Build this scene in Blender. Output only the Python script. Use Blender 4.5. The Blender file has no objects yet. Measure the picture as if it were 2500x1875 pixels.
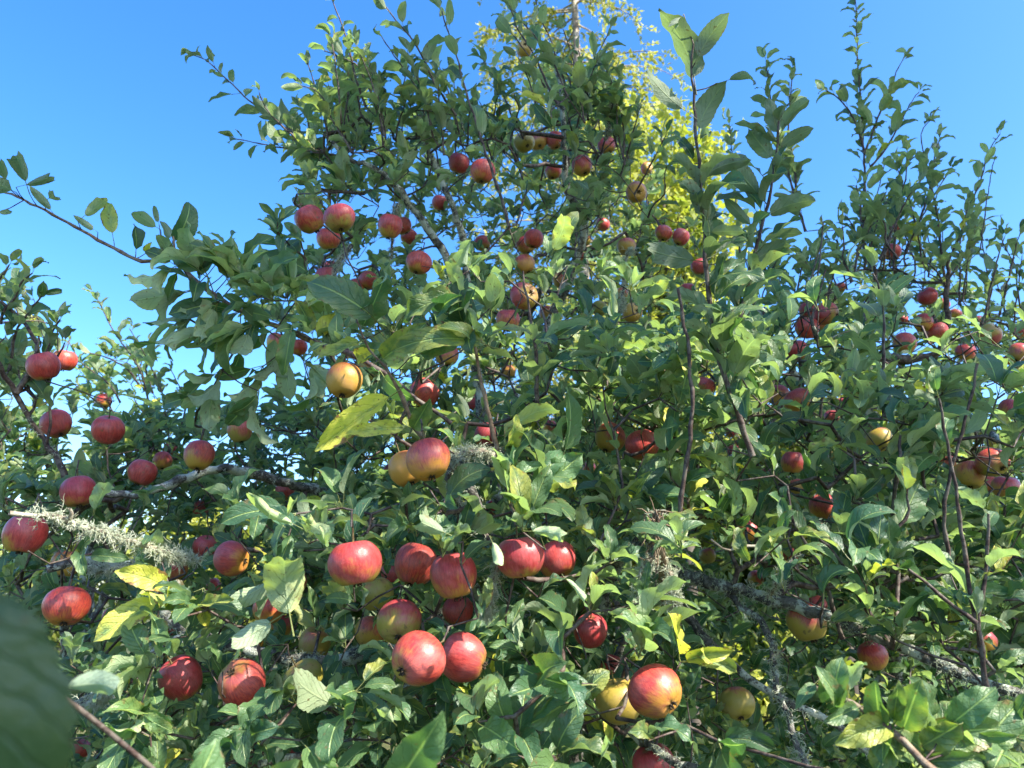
import bpy, math, random
import numpy as np
from mathutils import Vector, Matrix

# ------------------------------------------------------------------ camera, sky, sun, exposure
SC = bpy.context.scene
COL = SC.collection
RNG = np.random.default_rng(11)
random.seed(11)
PITCH = math.radians(16.0)
EYE = np.array([0.0, 0.0, 1.55])
FPX = 2500 * 26.0 / 36.0                      # focal length in photograph pixels
FWD = np.array([0, math.cos(PITCH), math.sin(PITCH)])
UPV = np.array([0, -math.sin(PITCH), math.cos(PITCH)])
RGT = np.array([1.0, 0, 0])

cam = bpy.data.cameras.new("camera"); cam.lens = 26; cam.sensor_width = 36
cam.clip_start = 0.02; cam.clip_end = 2000
cam.dof.use_dof = True; cam.dof.focus_distance = 1.25; cam.dof.aperture_fstop = 9.0
co = bpy.data.objects.new("camera", cam); COL.objects.link(co)
co.location = EYE; co.rotation_euler = (math.pi / 2 + PITCH, 0, 0)
SC.camera = co

SUN = np.array([0.60, -0.42, 0.74]); SUN = SUN / np.linalg.norm(SUN)   # direction towards the sun
W = bpy.data.worlds.new("World"); SC.world = W; W.use_nodes = True
nt = W.node_tree; nt.nodes.clear()
sky = nt.nodes.new("ShaderNodeTexSky"); sky.sky_type = 'NISHITA'; sky.sun_disc = False
sky.sun_elevation = math.asin(SUN[2]); sky.sun_rotation = math.atan2(SUN[0], SUN[1])
sky.air_density = 1.0; sky.dust_density = 1.3; sky.ozone_density = 3.0
hs = nt.nodes.new("ShaderNodeHueSaturation"); hs.inputs['Hue'].default_value = 0.506; hs.inputs['Saturation'].default_value = 1.33
bg = nt.nodes.new("ShaderNodeBackground"); bg.inputs[1].default_value = 0.115
wo = nt.nodes.new("ShaderNodeOutputWorld")
nt.links.new(sky.outputs[0], hs.inputs['Color']); nt.links.new(hs.outputs[0], bg.inputs[0]); nt.links.new(bg.outputs[0], wo.inputs[0])
sl = bpy.data.lights.new("sun", 'SUN'); sl.energy = 3.6; sl.angle = math.radians(0.53); sl.color = (1.0, 0.93, 0.80)
so = bpy.data.objects.new("sun", sl); COL.objects.link(so)
so.rotation_euler = Vector(SUN).to_track_quat('Z', 'Y').to_euler(); so.location = (5, -4, 12)
SC.view_settings.view_transform = 'Standard'; SC.view_settings.look = 'None'
SC.view_settings.gamma = 1; SC.view_settings.use_curve_mapping = False
SC.view_settings.exposure = 2.0
SC.render.engine = 'CYCLES'
SC.cycles.max_bounces = 8; SC.cycles.diffuse_bounces = 4; SC.cycles.glossy_bounces = 2; SC.cycles.transmission_bounces = 5
SC.cycles.use_denoising = True
SC.cycles.sample_clamp_indirect = 6

# ------------------------------------------------------------------ small tools
def nrm(v):
    v = np.asarray(v, float); n = math.sqrt(float(v @ v))
    return v / n if n > 1e-9 else v
def cross(a, b):
    return np.array([a[1] * b[2] - a[2] * b[1], a[2] * b[0] - a[0] * b[2], a[0] * b[1] - a[1] * b[0]])
def at(px, py, d):
    """photograph pixel (2500 wide) + depth along the view axis -> world point"""
    return EYE + FWD * d + RGT * ((px - 1250) / FPX * d) + UPV * ((937.5 - py) / FPX * d)
def at2(px, py, d):                              # the same, measured on a 2212-wide view of it
    return at(px * 1.1302, py * 1.1302, d)
def proj(p):
    q = np.asarray(p) - EYE
    d = q @ FWD
    dd = np.where(np.abs(d) < 1e-6, 1e-6, d)
    return 1250 + (q @ RGT) / dd * FPX, 937.5 - (q @ UPV) / dd * FPX, d
def inpoly(x, y, poly):
    c = False; j = len(poly) - 1
    for i in range(len(poly)):
        xi, yi = poly[i]; xj, yj = poly[j]
        if (yi > y) != (yj > y) and x < (xj - xi) * (y - yi) / (yj - yi) + xi: c = not c
        j = i
    return c
def mesh_from(name, verts, faces_quads=None, faces_tris=None, uv=None, tint=None, smooth=True):
    me = bpy.data.meshes.new(name)
    V = np.asarray(verts, np.float32)
    parts = []
    if faces_quads is not None and len(faces_quads): parts.append(np.asarray(faces_quads, np.int32))
    if faces_tris is not None and len(faces_tris): parts.append(np.asarray(faces_tris, np.int32))
    loops = np.concatenate([p.ravel() for p in parts]); sizes = np.concatenate([np.full(len(p), p.shape[1], np.int32) for p in parts])
    me.vertices.add(len(V)); me.vertices.foreach_set("co", V.ravel())
    me.loops.add(len(loops)); me.loops.foreach_set("vertex_index", loops)
    me.polygons.add(len(sizes))
    st = np.concatenate([[0], np.cumsum(sizes)[:-1]]).astype(np.int32)
    me.polygons.foreach_set("loop_start", st)
    if smooth: me.polygons.foreach_set("use_smooth", np.ones(len(sizes), bool))
    if uv is not None:
        l = me.uv_layers.new(name="UVMap"); l.data.foreach_set("uv", np.asarray(uv, np.float32)[loops].ravel())
    if tint is not None:
        a = me.attributes.new("tint", 'FLOAT_COLOR', 'POINT')
        t = np.ones((len(V), 4), np.float32); t[:, :3] = tint; a.data.foreach_set("color", t.ravel())
    me.update(); me.validate()
    return me
def obj(name, me, mat=None, parent=None, **props):
    o = bpy.data.objects.new(name, me); COL.objects.link(o)
    if mat is not None and me is not None and not me.materials: me.materials.append(mat)
    if parent is not None: o.parent = parent
    for k, v in props.items(): o[k] = v
    return o
def empty(name, loc, **props):
    o = bpy.data.objects.new(name, None); COL.objects.link(o); o.location = loc; o.empty_display_size = 0.05
    for k, v in props.items(): o[k] = v
    return o
def spline(P, step):
    """Catmull-Rom through the points, resampled at about `step`"""
    P = np.asarray(P, float)
    if len(P) == 2: P = np.array([P[0], (P[0] + P[1]) / 2, P[1]])
    E = np.vstack([2 * P[0] - P[1], P, 2 * P[-1] - P[-2]])
    out = []
    for i in range(1, len(E) - 2):
        n = max(1, int(np.linalg.norm(E[i + 1] - E[i]) / step))
        t = np.linspace(0, 1, n, endpoint=False)[:, None]
        a, b, c, d = E[i - 1], E[i], E[i + 1], E[i + 2]
        out.append(0.5 * (2 * b + (c - a) * t + (2 * a - 5 * b + 4 * c - d) * t * t + (3 * b - a - 3 * c + d) * t ** 3))
    out.append(P[-1:])
    return np.vstack(out)
def tube(P, R, n=6, wob=0.0):
    """verts, quads of a tube along P with radii R"""
    P = np.asarray(P, float); m = len(P); R = np.broadcast_to(np.asarray(R, float), (m,))
    T = np.gradient(P, axis=0); T /= np.linalg.norm(T, axis=1)[:, None] + 1e-12
    u = nrm(cross(T[0], (0.31, 0.52, 0.79))); V = []
    an = np.arange(n) * 2 * math.pi / n
    for i in range(m):
        u = nrm(u - (u @ T[i]) * T[i]); w = cross(T[i], u)
        rr = R[i] * (1 + (wob * (RNG.random(n) - .5) if wob else 0))
        V.append(P[i] + (np.cos(an) * rr)[:, None] * u + (np.sin(an) * rr)[:, None] * w)
    V = np.vstack(V); i0 = np.arange(n); q = []
    for i in range(m - 1):
        a = i * n
        q.append(np.stack([a + i0, a + (i0 + 1) % n, a + n + (i0 + 1) % n, a + n + i0], 1))
    return V, np.vstack(q)
def tubes(P, R, n=3):
    """many thin tubes at once: P (k, m, 3)"""
    k, m, _ = P.shape; T = np.gradient(P, axis=1); T /= np.linalg.norm(T, axis=2)[..., None] + 1e-12
    ref = RNG.normal(0, 1, (k, 1, 3)); u = np.cross(T, ref); u /= np.linalg.norm(u, axis=2)[..., None] + 1e-12; w = np.cross(T, u)
    an = np.arange(n) * 2 * math.pi / n; R = np.asarray(R)[None, :, None, None]
    V = P[:, :, None, :] + R * (np.cos(an)[None, None, :, None] * u[:, :, None, :] + np.sin(an)[None, None, :, None] * w[:, :, None, :])
    i0 = np.arange(n); q = np.vstack([np.stack([i * n + i0, i * n + (i0 + 1) % n, (i + 1) * n + (i0 + 1) % n, (i + 1) * n + i0], 1) for i in range(m - 1)])
    return V.reshape(-1, 3), (q[None] + (np.arange(k) * m * n)[:, None, None]).reshape(-1, 4)
class Soup:
    def __init__(s): s.v, s.q, s.t, s.n = [], [], [], 0
    def add(s, V, Q=None, T=None):
        if Q is not None and len(Q): s.q.append(np.asarray(Q) + s.n)
        if T is not None and len(T): s.t.append(np.asarray(T) + s.n)
        s.v.append(V); s.n += len(V)
    def mesh(s, name, smooth=True):
        return mesh_from(name, np.vstack(s.v), np.vstack(s.q) if s.q else None, np.vstack(s.t) if s.t else None, smooth=smooth)

# ------------------------------------------------------------------ materials
def material(name):
    m = bpy.data.materials.new(name); m.use_nodes = True
    n = m.node_tree.nodes; n.clear()
    return m, m.node_tree
class N:
    """terse node building"""
    def __init__(s, t): s.t = t
    def node(s, typ, **kw):
        n = s.t.nodes.new(typ)
        for k, v in kw.items(): setattr(n, k, v)
        return n
    def set(s, inp, v):
        if isinstance(v, bpy.types.NodeSocket): s.t.links.new(v, inp)
        elif v is not None:
            try: inp.default_value = v
            except Exception: inp.default_value = tuple(v) + (1,)
    def m(s, op, a, b=None, c=None, clamp=False):
        n = s.node("ShaderNodeMath", operation=op); n.use_clamp = clamp
        for i, v in enumerate((a, b, c)):
            if v is not None: s.set(n.inputs[i], v)
        return n.outputs[0]
    def mix(s, f, a, b, mode='MIX'):
        n = s.node("ShaderNodeMix", data_type='RGBA', blend_type=mode)
        s.set(n.inputs[0], f); s.set(n.inputs[6], a); s.set(n.inputs[7], b)
        return n.outputs[2]
    def step(s, v, lo, hi):
        n = s.node("ShaderNodeMapRange", interpolation_type='SMOOTHSTEP')
        s.set(n.inputs[0], v); s.set(n.inputs[1], lo); s.set(n.inputs[2], hi)
        return n.outputs[0]
    def noise(s, vec, scale, detail=3, rough=0.5):
        n = s.node("ShaderNodeTexNoise"); 
        if vec is not None: s.set(n.inputs['Vector'], vec)
        n.inputs['Scale'].default_value = scale; n.inputs['Detail'].default_value = detail; n.inputs['Roughness'].default_value = rough
        return n.outputs['Fac']
    def sep(s, v):
        n = s.node("ShaderNodeSeparateXYZ"); s.set(n.inputs[0], v); return n.outputs
    def comb(s, x, y, z):
        n = s.node("ShaderNodeCombineXYZ"); s.set(n.inputs[0], x); s.set(n.inputs[1], y); s.set(n.inputs[2], z); return n.outputs[0]
    def bump(s, h, strength, dist):
        n = s.node("ShaderNodeBump"); n.inputs['Strength'].default_value = strength; n.inputs['Distance'].default_value = dist
        s.set(n.inputs['Height'], h); return n.outputs[0]
    def principled(s, col, rough, spec=0.5, normal=None, coat=0):
        p = s.node("ShaderNodeBsdfPrincipled"); s.set(p.inputs['Base Color'], col); s.set(p.inputs['Roughness'], rough)
        p.inputs['Specular IOR Level'].default_value = spec
        if coat: p.inputs['Coat Weight'].default_value = coat; p.inputs['Coat Roughness'].default_value = 0.25
        if normal is not None: s.set(p.inputs['Normal'], normal)
        return p.outputs[0]
    def out(s, sh):
        o = s.node("ShaderNodeOutputMaterial"); s.t.links.new(sh, o.inputs[0])

def leaf_material(name, per_object):
    m, t = material(name); g = N(t)
    if per_object:
        tc = g.node("ShaderNodeObjectInfo").outputs['Color']
    else:
        a = g.node("ShaderNodeAttribute"); a.attribute_name = "tint"; tc = a.outputs['Color']
    sp = g.node("ShaderNodeSeparateColor"); g.set(sp.inputs[0], tc)
    hue, yel, bri = sp.outputs
    uv = g.node("ShaderNodeUVMap"); U = g.sep(uv.outputs[0]); u, v = U[0], U[1]
    au = g.m('ABSOLUTE', g.m('SUBTRACT', u, 0.5))
    geo = g.node("ShaderNodeNewGeometry"); back = geo.outputs['Backfacing']; pos = geo.outputs['Position']
    wob = g.m('MULTIPLY', g.noise(geo.outputs['Position'], 90, 2), 0.9)
    lat = g.m('FRACT', g.m('ADD', wob, g.m('SUBTRACT', g.m('MULTIPLY', v, 7.3), g.m('MULTIPLY', au, 4.4))))
    lat = g.m('ABSOLUTE', g.m('SUBTRACT', lat, 0.5))
    vein = g.step(lat, 0.10, 0.0)
    mid = g.step(au, 0.045, 0.012)
    blade = g.step(v, -0.01, 0.01)
    nz = g.noise(pos, 55, 4, 0.6)
    fine = g.noise(pos, 420, 2, 0.6)
    up = g.mix(hue, (0.034, 0.080, 0.042, 1), (0.075, 0.132, 0.046, 1))
    up = g.mix(g.m('MULTIPLY', vein, 0.13), up, (0.16, 0.24, 0.07, 1))
    up = g.mix(g.m('MULTIPLY', mid, 0.75), up, (0.26, 0.34, 0.12, 1))
    lo = g.mix(hue, (0.165, 0.215, 0.150, 1), (0.23, 0.28, 0.155, 1))
    lo = g.mix(g.m('MULTIPLY', vein, 0.25), lo, (0.085, 0.13, 0.055, 1))
    lo = g.mix(g.m('MULTIPLY', mid, 0.6), lo, (0.30, 0.36, 0.20, 1))
    c = g.mix(back, up, lo)
    # autumn yellow working in from the margins, a little browning at the edge
    ym = g.m('MULTIPLY', yel, g.step(g.m('ADD', g.m('ADD', nz, g.m('MULTIPLY', au, 0.6)), g.m('MULTIPLY', yel, 0.35)), 0.58, 0.92))
    c = g.mix(ym, c, (0.42, 0.40, 0.06, 1))
    br = g.m('MULTIPLY', g.m('ADD', 0.55, g.m('MULTIPLY', yel, 0.45)), g.step(g.m('ADD', g.m('ADD', nz, g.m('MULTIPLY', yel, 0.10)), g.m('MULTIPLY', au, 0.50)), 0.82, 0.90))
    c = g.mix(br, c, (0.14, 0.07, 0.03, 1))
    spot = g.m('MULTIPLY', g.step(g.noise(pos, 150, 2), 0.66, 0.72), 0.75)
    c = g.mix(spot, c, (0.10, 0.075, 0.03, 1))
    c = g.mix(blade, (0.17, 0.19, 0.07, 1), c)
    b2 = g.m('ADD', g.m('MULTIPLY', bri, 1.0), 0.92)
    c = g.mix(1.0, c, g.comb(b2, b2, b2), 'MULTIPLY')
    h = g.m('ADD', g.m('MULTIPLY', vein, -0.7), g.m('ADD', g.m('MULTIPLY', mid, -1.2), g.m('ADD', g.m('MULTIPLY', nz, 1.6), g.m('MULTIPLY', fine, 0.5))))
    nm = g.bump(h, 0.65, 0.0022)
    rough = g.m('ADD', g.m('MULTIPLY', back, 0.27), g.m('ADD', 0.33, g.m('MULTIPLY', fine, 0.18)))
    ps = g.principled(c, rough, 0.55, nm)
    tr = g.node("ShaderNodeBsdfTranslucent")
    g.set(tr.inputs[0], g.mix(1.0, c, (1.35, 1.65, 0.68, 1), 'MULTIPLY'))
    mx = g.node("ShaderNodeMixShader"); mx.inputs[0].default_value = 0.32
    t.links.new(ps, mx.inputs[1]); t.links.new(tr.outputs[0], mx.inputs[2])
    g.out(mx.outputs[0]); return m

def apple_material():
    m, t = material("apple_skin"); g = N(t)
    oi = g.node("ShaderNodeObjectInfo"); sp = g.node("ShaderNodeSeparateColor"); g.set(sp.inputs[0], oi.outputs['Color'])
    red, yel, rnd = sp.outputs
    tc = g.node("ShaderNodeTexCoord"); X = g.sep(tc.outputs['Object'])      # unit apple: radius about 0.5
    x, y, z = X
    rad = g.m('SQRT', g.m('ADD', g.m('MULTIPLY', x, x), g.m('ADD', g.m('MULTIPLY', y, y), 0.0004)))
    off = g.m('MULTIPLY', oi.outputs['Random'], 37.0)
    sv = g.comb(g.m('ADD', g.m('DIVIDE', x, rad), off), g.m('DIVIDE', y, rad), g.m('MULTIPLY', z, 0.55))
    streak = g.noise(sv, 9.0, 4, 0.65)
    fine = g.noise(sv, 30.0, 2, 0.6)
    ob = g.node("ShaderNodeVectorMath", operation='ADD'); g.set(ob.inputs[0], tc.outputs['Object']); g.set(ob.inputs[1], g.comb(off, off, off))
    blot = g.noise(ob.outputs[0], 2.4, 3, 0.55)
    # blush: thick at the shoulders and on one cheek, thin towards the calyx
    cheek = g.m('ADD', g.m('MULTIPLY', x, 0.75), g.m('MULTIPLY', z, 1.55))
    b = g.m('ADD', g.m('ADD', cheek, g.m('MULTIPLY', g.m('SUBTRACT', blot, 0.5), 2.0)), g.m('MULTIPLY', g.m('SUBTRACT', streak, 0.5), 0.9))
    b = g.m('ADD', b, g.m('MULTIPLY', g.m('SUBTRACT', red, 0.61), 2.0))
    blush = g.step(b, -0.50, 0.42)
    ground = g.mix(yel, (0.24, 0.27, 0.05, 1), (0.58, 0.28, 0.05, 1))
    redc = g.mix(rnd, (0.58, 0.075, 0.042, 1), (0.42, 0.036, 0.060, 1))
    redc = g.mix(g.step(g.m('ADD', g.m('MULTIPLY', streak, .6), g.m('MULTIPLY', fine, .4)), 0.42, 0.60), redc, (0.30, 0.020, 0.030, 1))
    c = g.mix(g.m('MULTIPLY', blush, 0.96), ground, redc)
    vo = g.node("ShaderNodeTexVoronoi"); g.set(vo.inputs['Vector'], ob.outputs[0]); vo.inputs['Scale'].default_value = 15
    dots = g.step(vo.outputs['Distance'], 0.10, 0.05)
    c = g.mix(g.m('MULTIPLY', dots, 0.45), c, (0.55, 0.38, 0.22, 1))
    bloom = g.m('MULTIPLY', g.step(blot, 0.40, 0.7), 0.13)
    c = g.mix(bloom, c, (0.55, 0.40, 0.40, 1))
    scab = g.m('MULTIPLY', g.step(g.noise(ob.outputs[0], 9, 2), 0.65, 0.70), g.step(oi.outputs['Random'], 0.3, 0.6))
    c = g.mix(g.m('MULTIPLY', scab, 0.7), c, (0.12, 0.085, 0.045, 1))
    rus = g.m('MULTIPLY', g.step(rad, 0.17, 0.05), g.step(g.m('ADD', g.noise(ob.outputs[0], 9, 3), 0.1), 0.4, 0.6))
    c = g.mix(g.m('MULTIPLY', rus, 0.8), c, (0.16, 0.12, 0.045, 1))
    rg = g.m('ADD', 0.24, g.m('MULTIPLY', g.noise(ob.outputs[0], 6, 3), 0.22))
    nm = g.bump(g.m('ADD', g.noise(ob.outputs[0], 60, 2), g.m('MULTIPLY', blot, 3.0)), 0.12, 0.02)
    g.out(g.principled(c, rg, 0.45, nm)); return m

def bark_material(name, dark, light, lich, scale, rough=0.85, bump=0.004):
    m, t = material(name); g = N(t)
    geo = g.node("ShaderNodeNewGeometry"); pos = geo.outputs['Position']
    n1 = g.noise(pos, scale, 5, 0.65); n2 = g.noise(pos, scale * 4.5, 3, 0.6); n3 = g.noise(pos, scale * 0.45, 3, 0.6)
    c = g.mix(g.step(n1, 0.35, 0.68), dark, light)
    c = g.mix(g.m('MULTIPLY', g.step(g.m('ADD', n3, g.m('MULTIPLY', n2, 0.3)), 0.62, 0.74), lich[3]), c, tuple(lich[:3]) + (1,))
    nm = g.bump(g.m('ADD', n1, g.m('MULTIPLY', n2, 0.5)), 0.9, bump)
    g.out(g.principled(c, rough, 0.3, nm)); return m

def plain(name, ca, cb, scale, rough=0.8, trans=0.0, spec=0.3):
    m, t = material(name); g = N(t)
    geo = g.node("ShaderNodeNewGeometry")
    c = g.mix(g.step(g.noise(geo.outputs['Position'], scale, 3), 0.32, 0.68), ca, cb)
    sh = g.principled(c, rough, spec)
    if trans:
        tr = g.node("ShaderNodeBsdfTranslucent"); g.set(tr.inputs[0], g.mix(1.0, c, (1.6, 1.7, 0.8, 1), 'MULTIPLY'))
        mx = g.node("ShaderNodeMixShader"); mx.inputs[0].default_value = trans
        t.links.new(sh, mx.inputs[1]); t.links.new(tr.outputs[0], mx.inputs[2]); sh = mx.outputs[0]
    g.out(sh); return m

M_LEAF = leaf_material("apple_leaf", True)
M_FOL = leaf_material("apple_foliage", False)
M_APPLE = apple_material()
M_LIMB = bark_material("lichened_bark", (0.045, 0.040, 0.036, 1), (0.20, 0.19, 0.17, 1), (0.50, 0.54, 0.46, 0.9), 75, bump=.007)
M_SHOOT = bark_material("shoot_bark", (0.035, 0.022, 0.022, 1), (0.10, 0.065, 0.055, 1), (0.20, 0.18, 0.15, 0.5), 140, 0.55, 0.001)
M_BROWN = bark_material("brown_twig_bark", (0.10, 0.06, 0.04, 1), (0.24, 0.16, 0.10, 1), (0.3, 0.27, 0.2, 0.4), 120, 0.6, 0.001)
M_PALE = bark_material("bleached_bark", (0.16, 0.13, 0.10, 1), (0.38, 0.32, 0.24, 1), (0.45, 0.44, 0.36, 0.6), 90, 0.85, 0.002)
M_LICH = plain("lichen", (0.36, 0.41, 0.30, 1), (0.60, 0.62, 0.51, 1), 90, 0.95, 0.2)
M_STEM = plain("apple_stalk", (0.09, 0.06, 0.03, 1), (0.16, 0.14, 0.05, 1), 150, 0.7)
M_CALYX = plain("apple_calyx", (0.02, 0.014, 0.010, 1), (0.07, 0.05, 0.03, 1), 200, 0.9)
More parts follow.
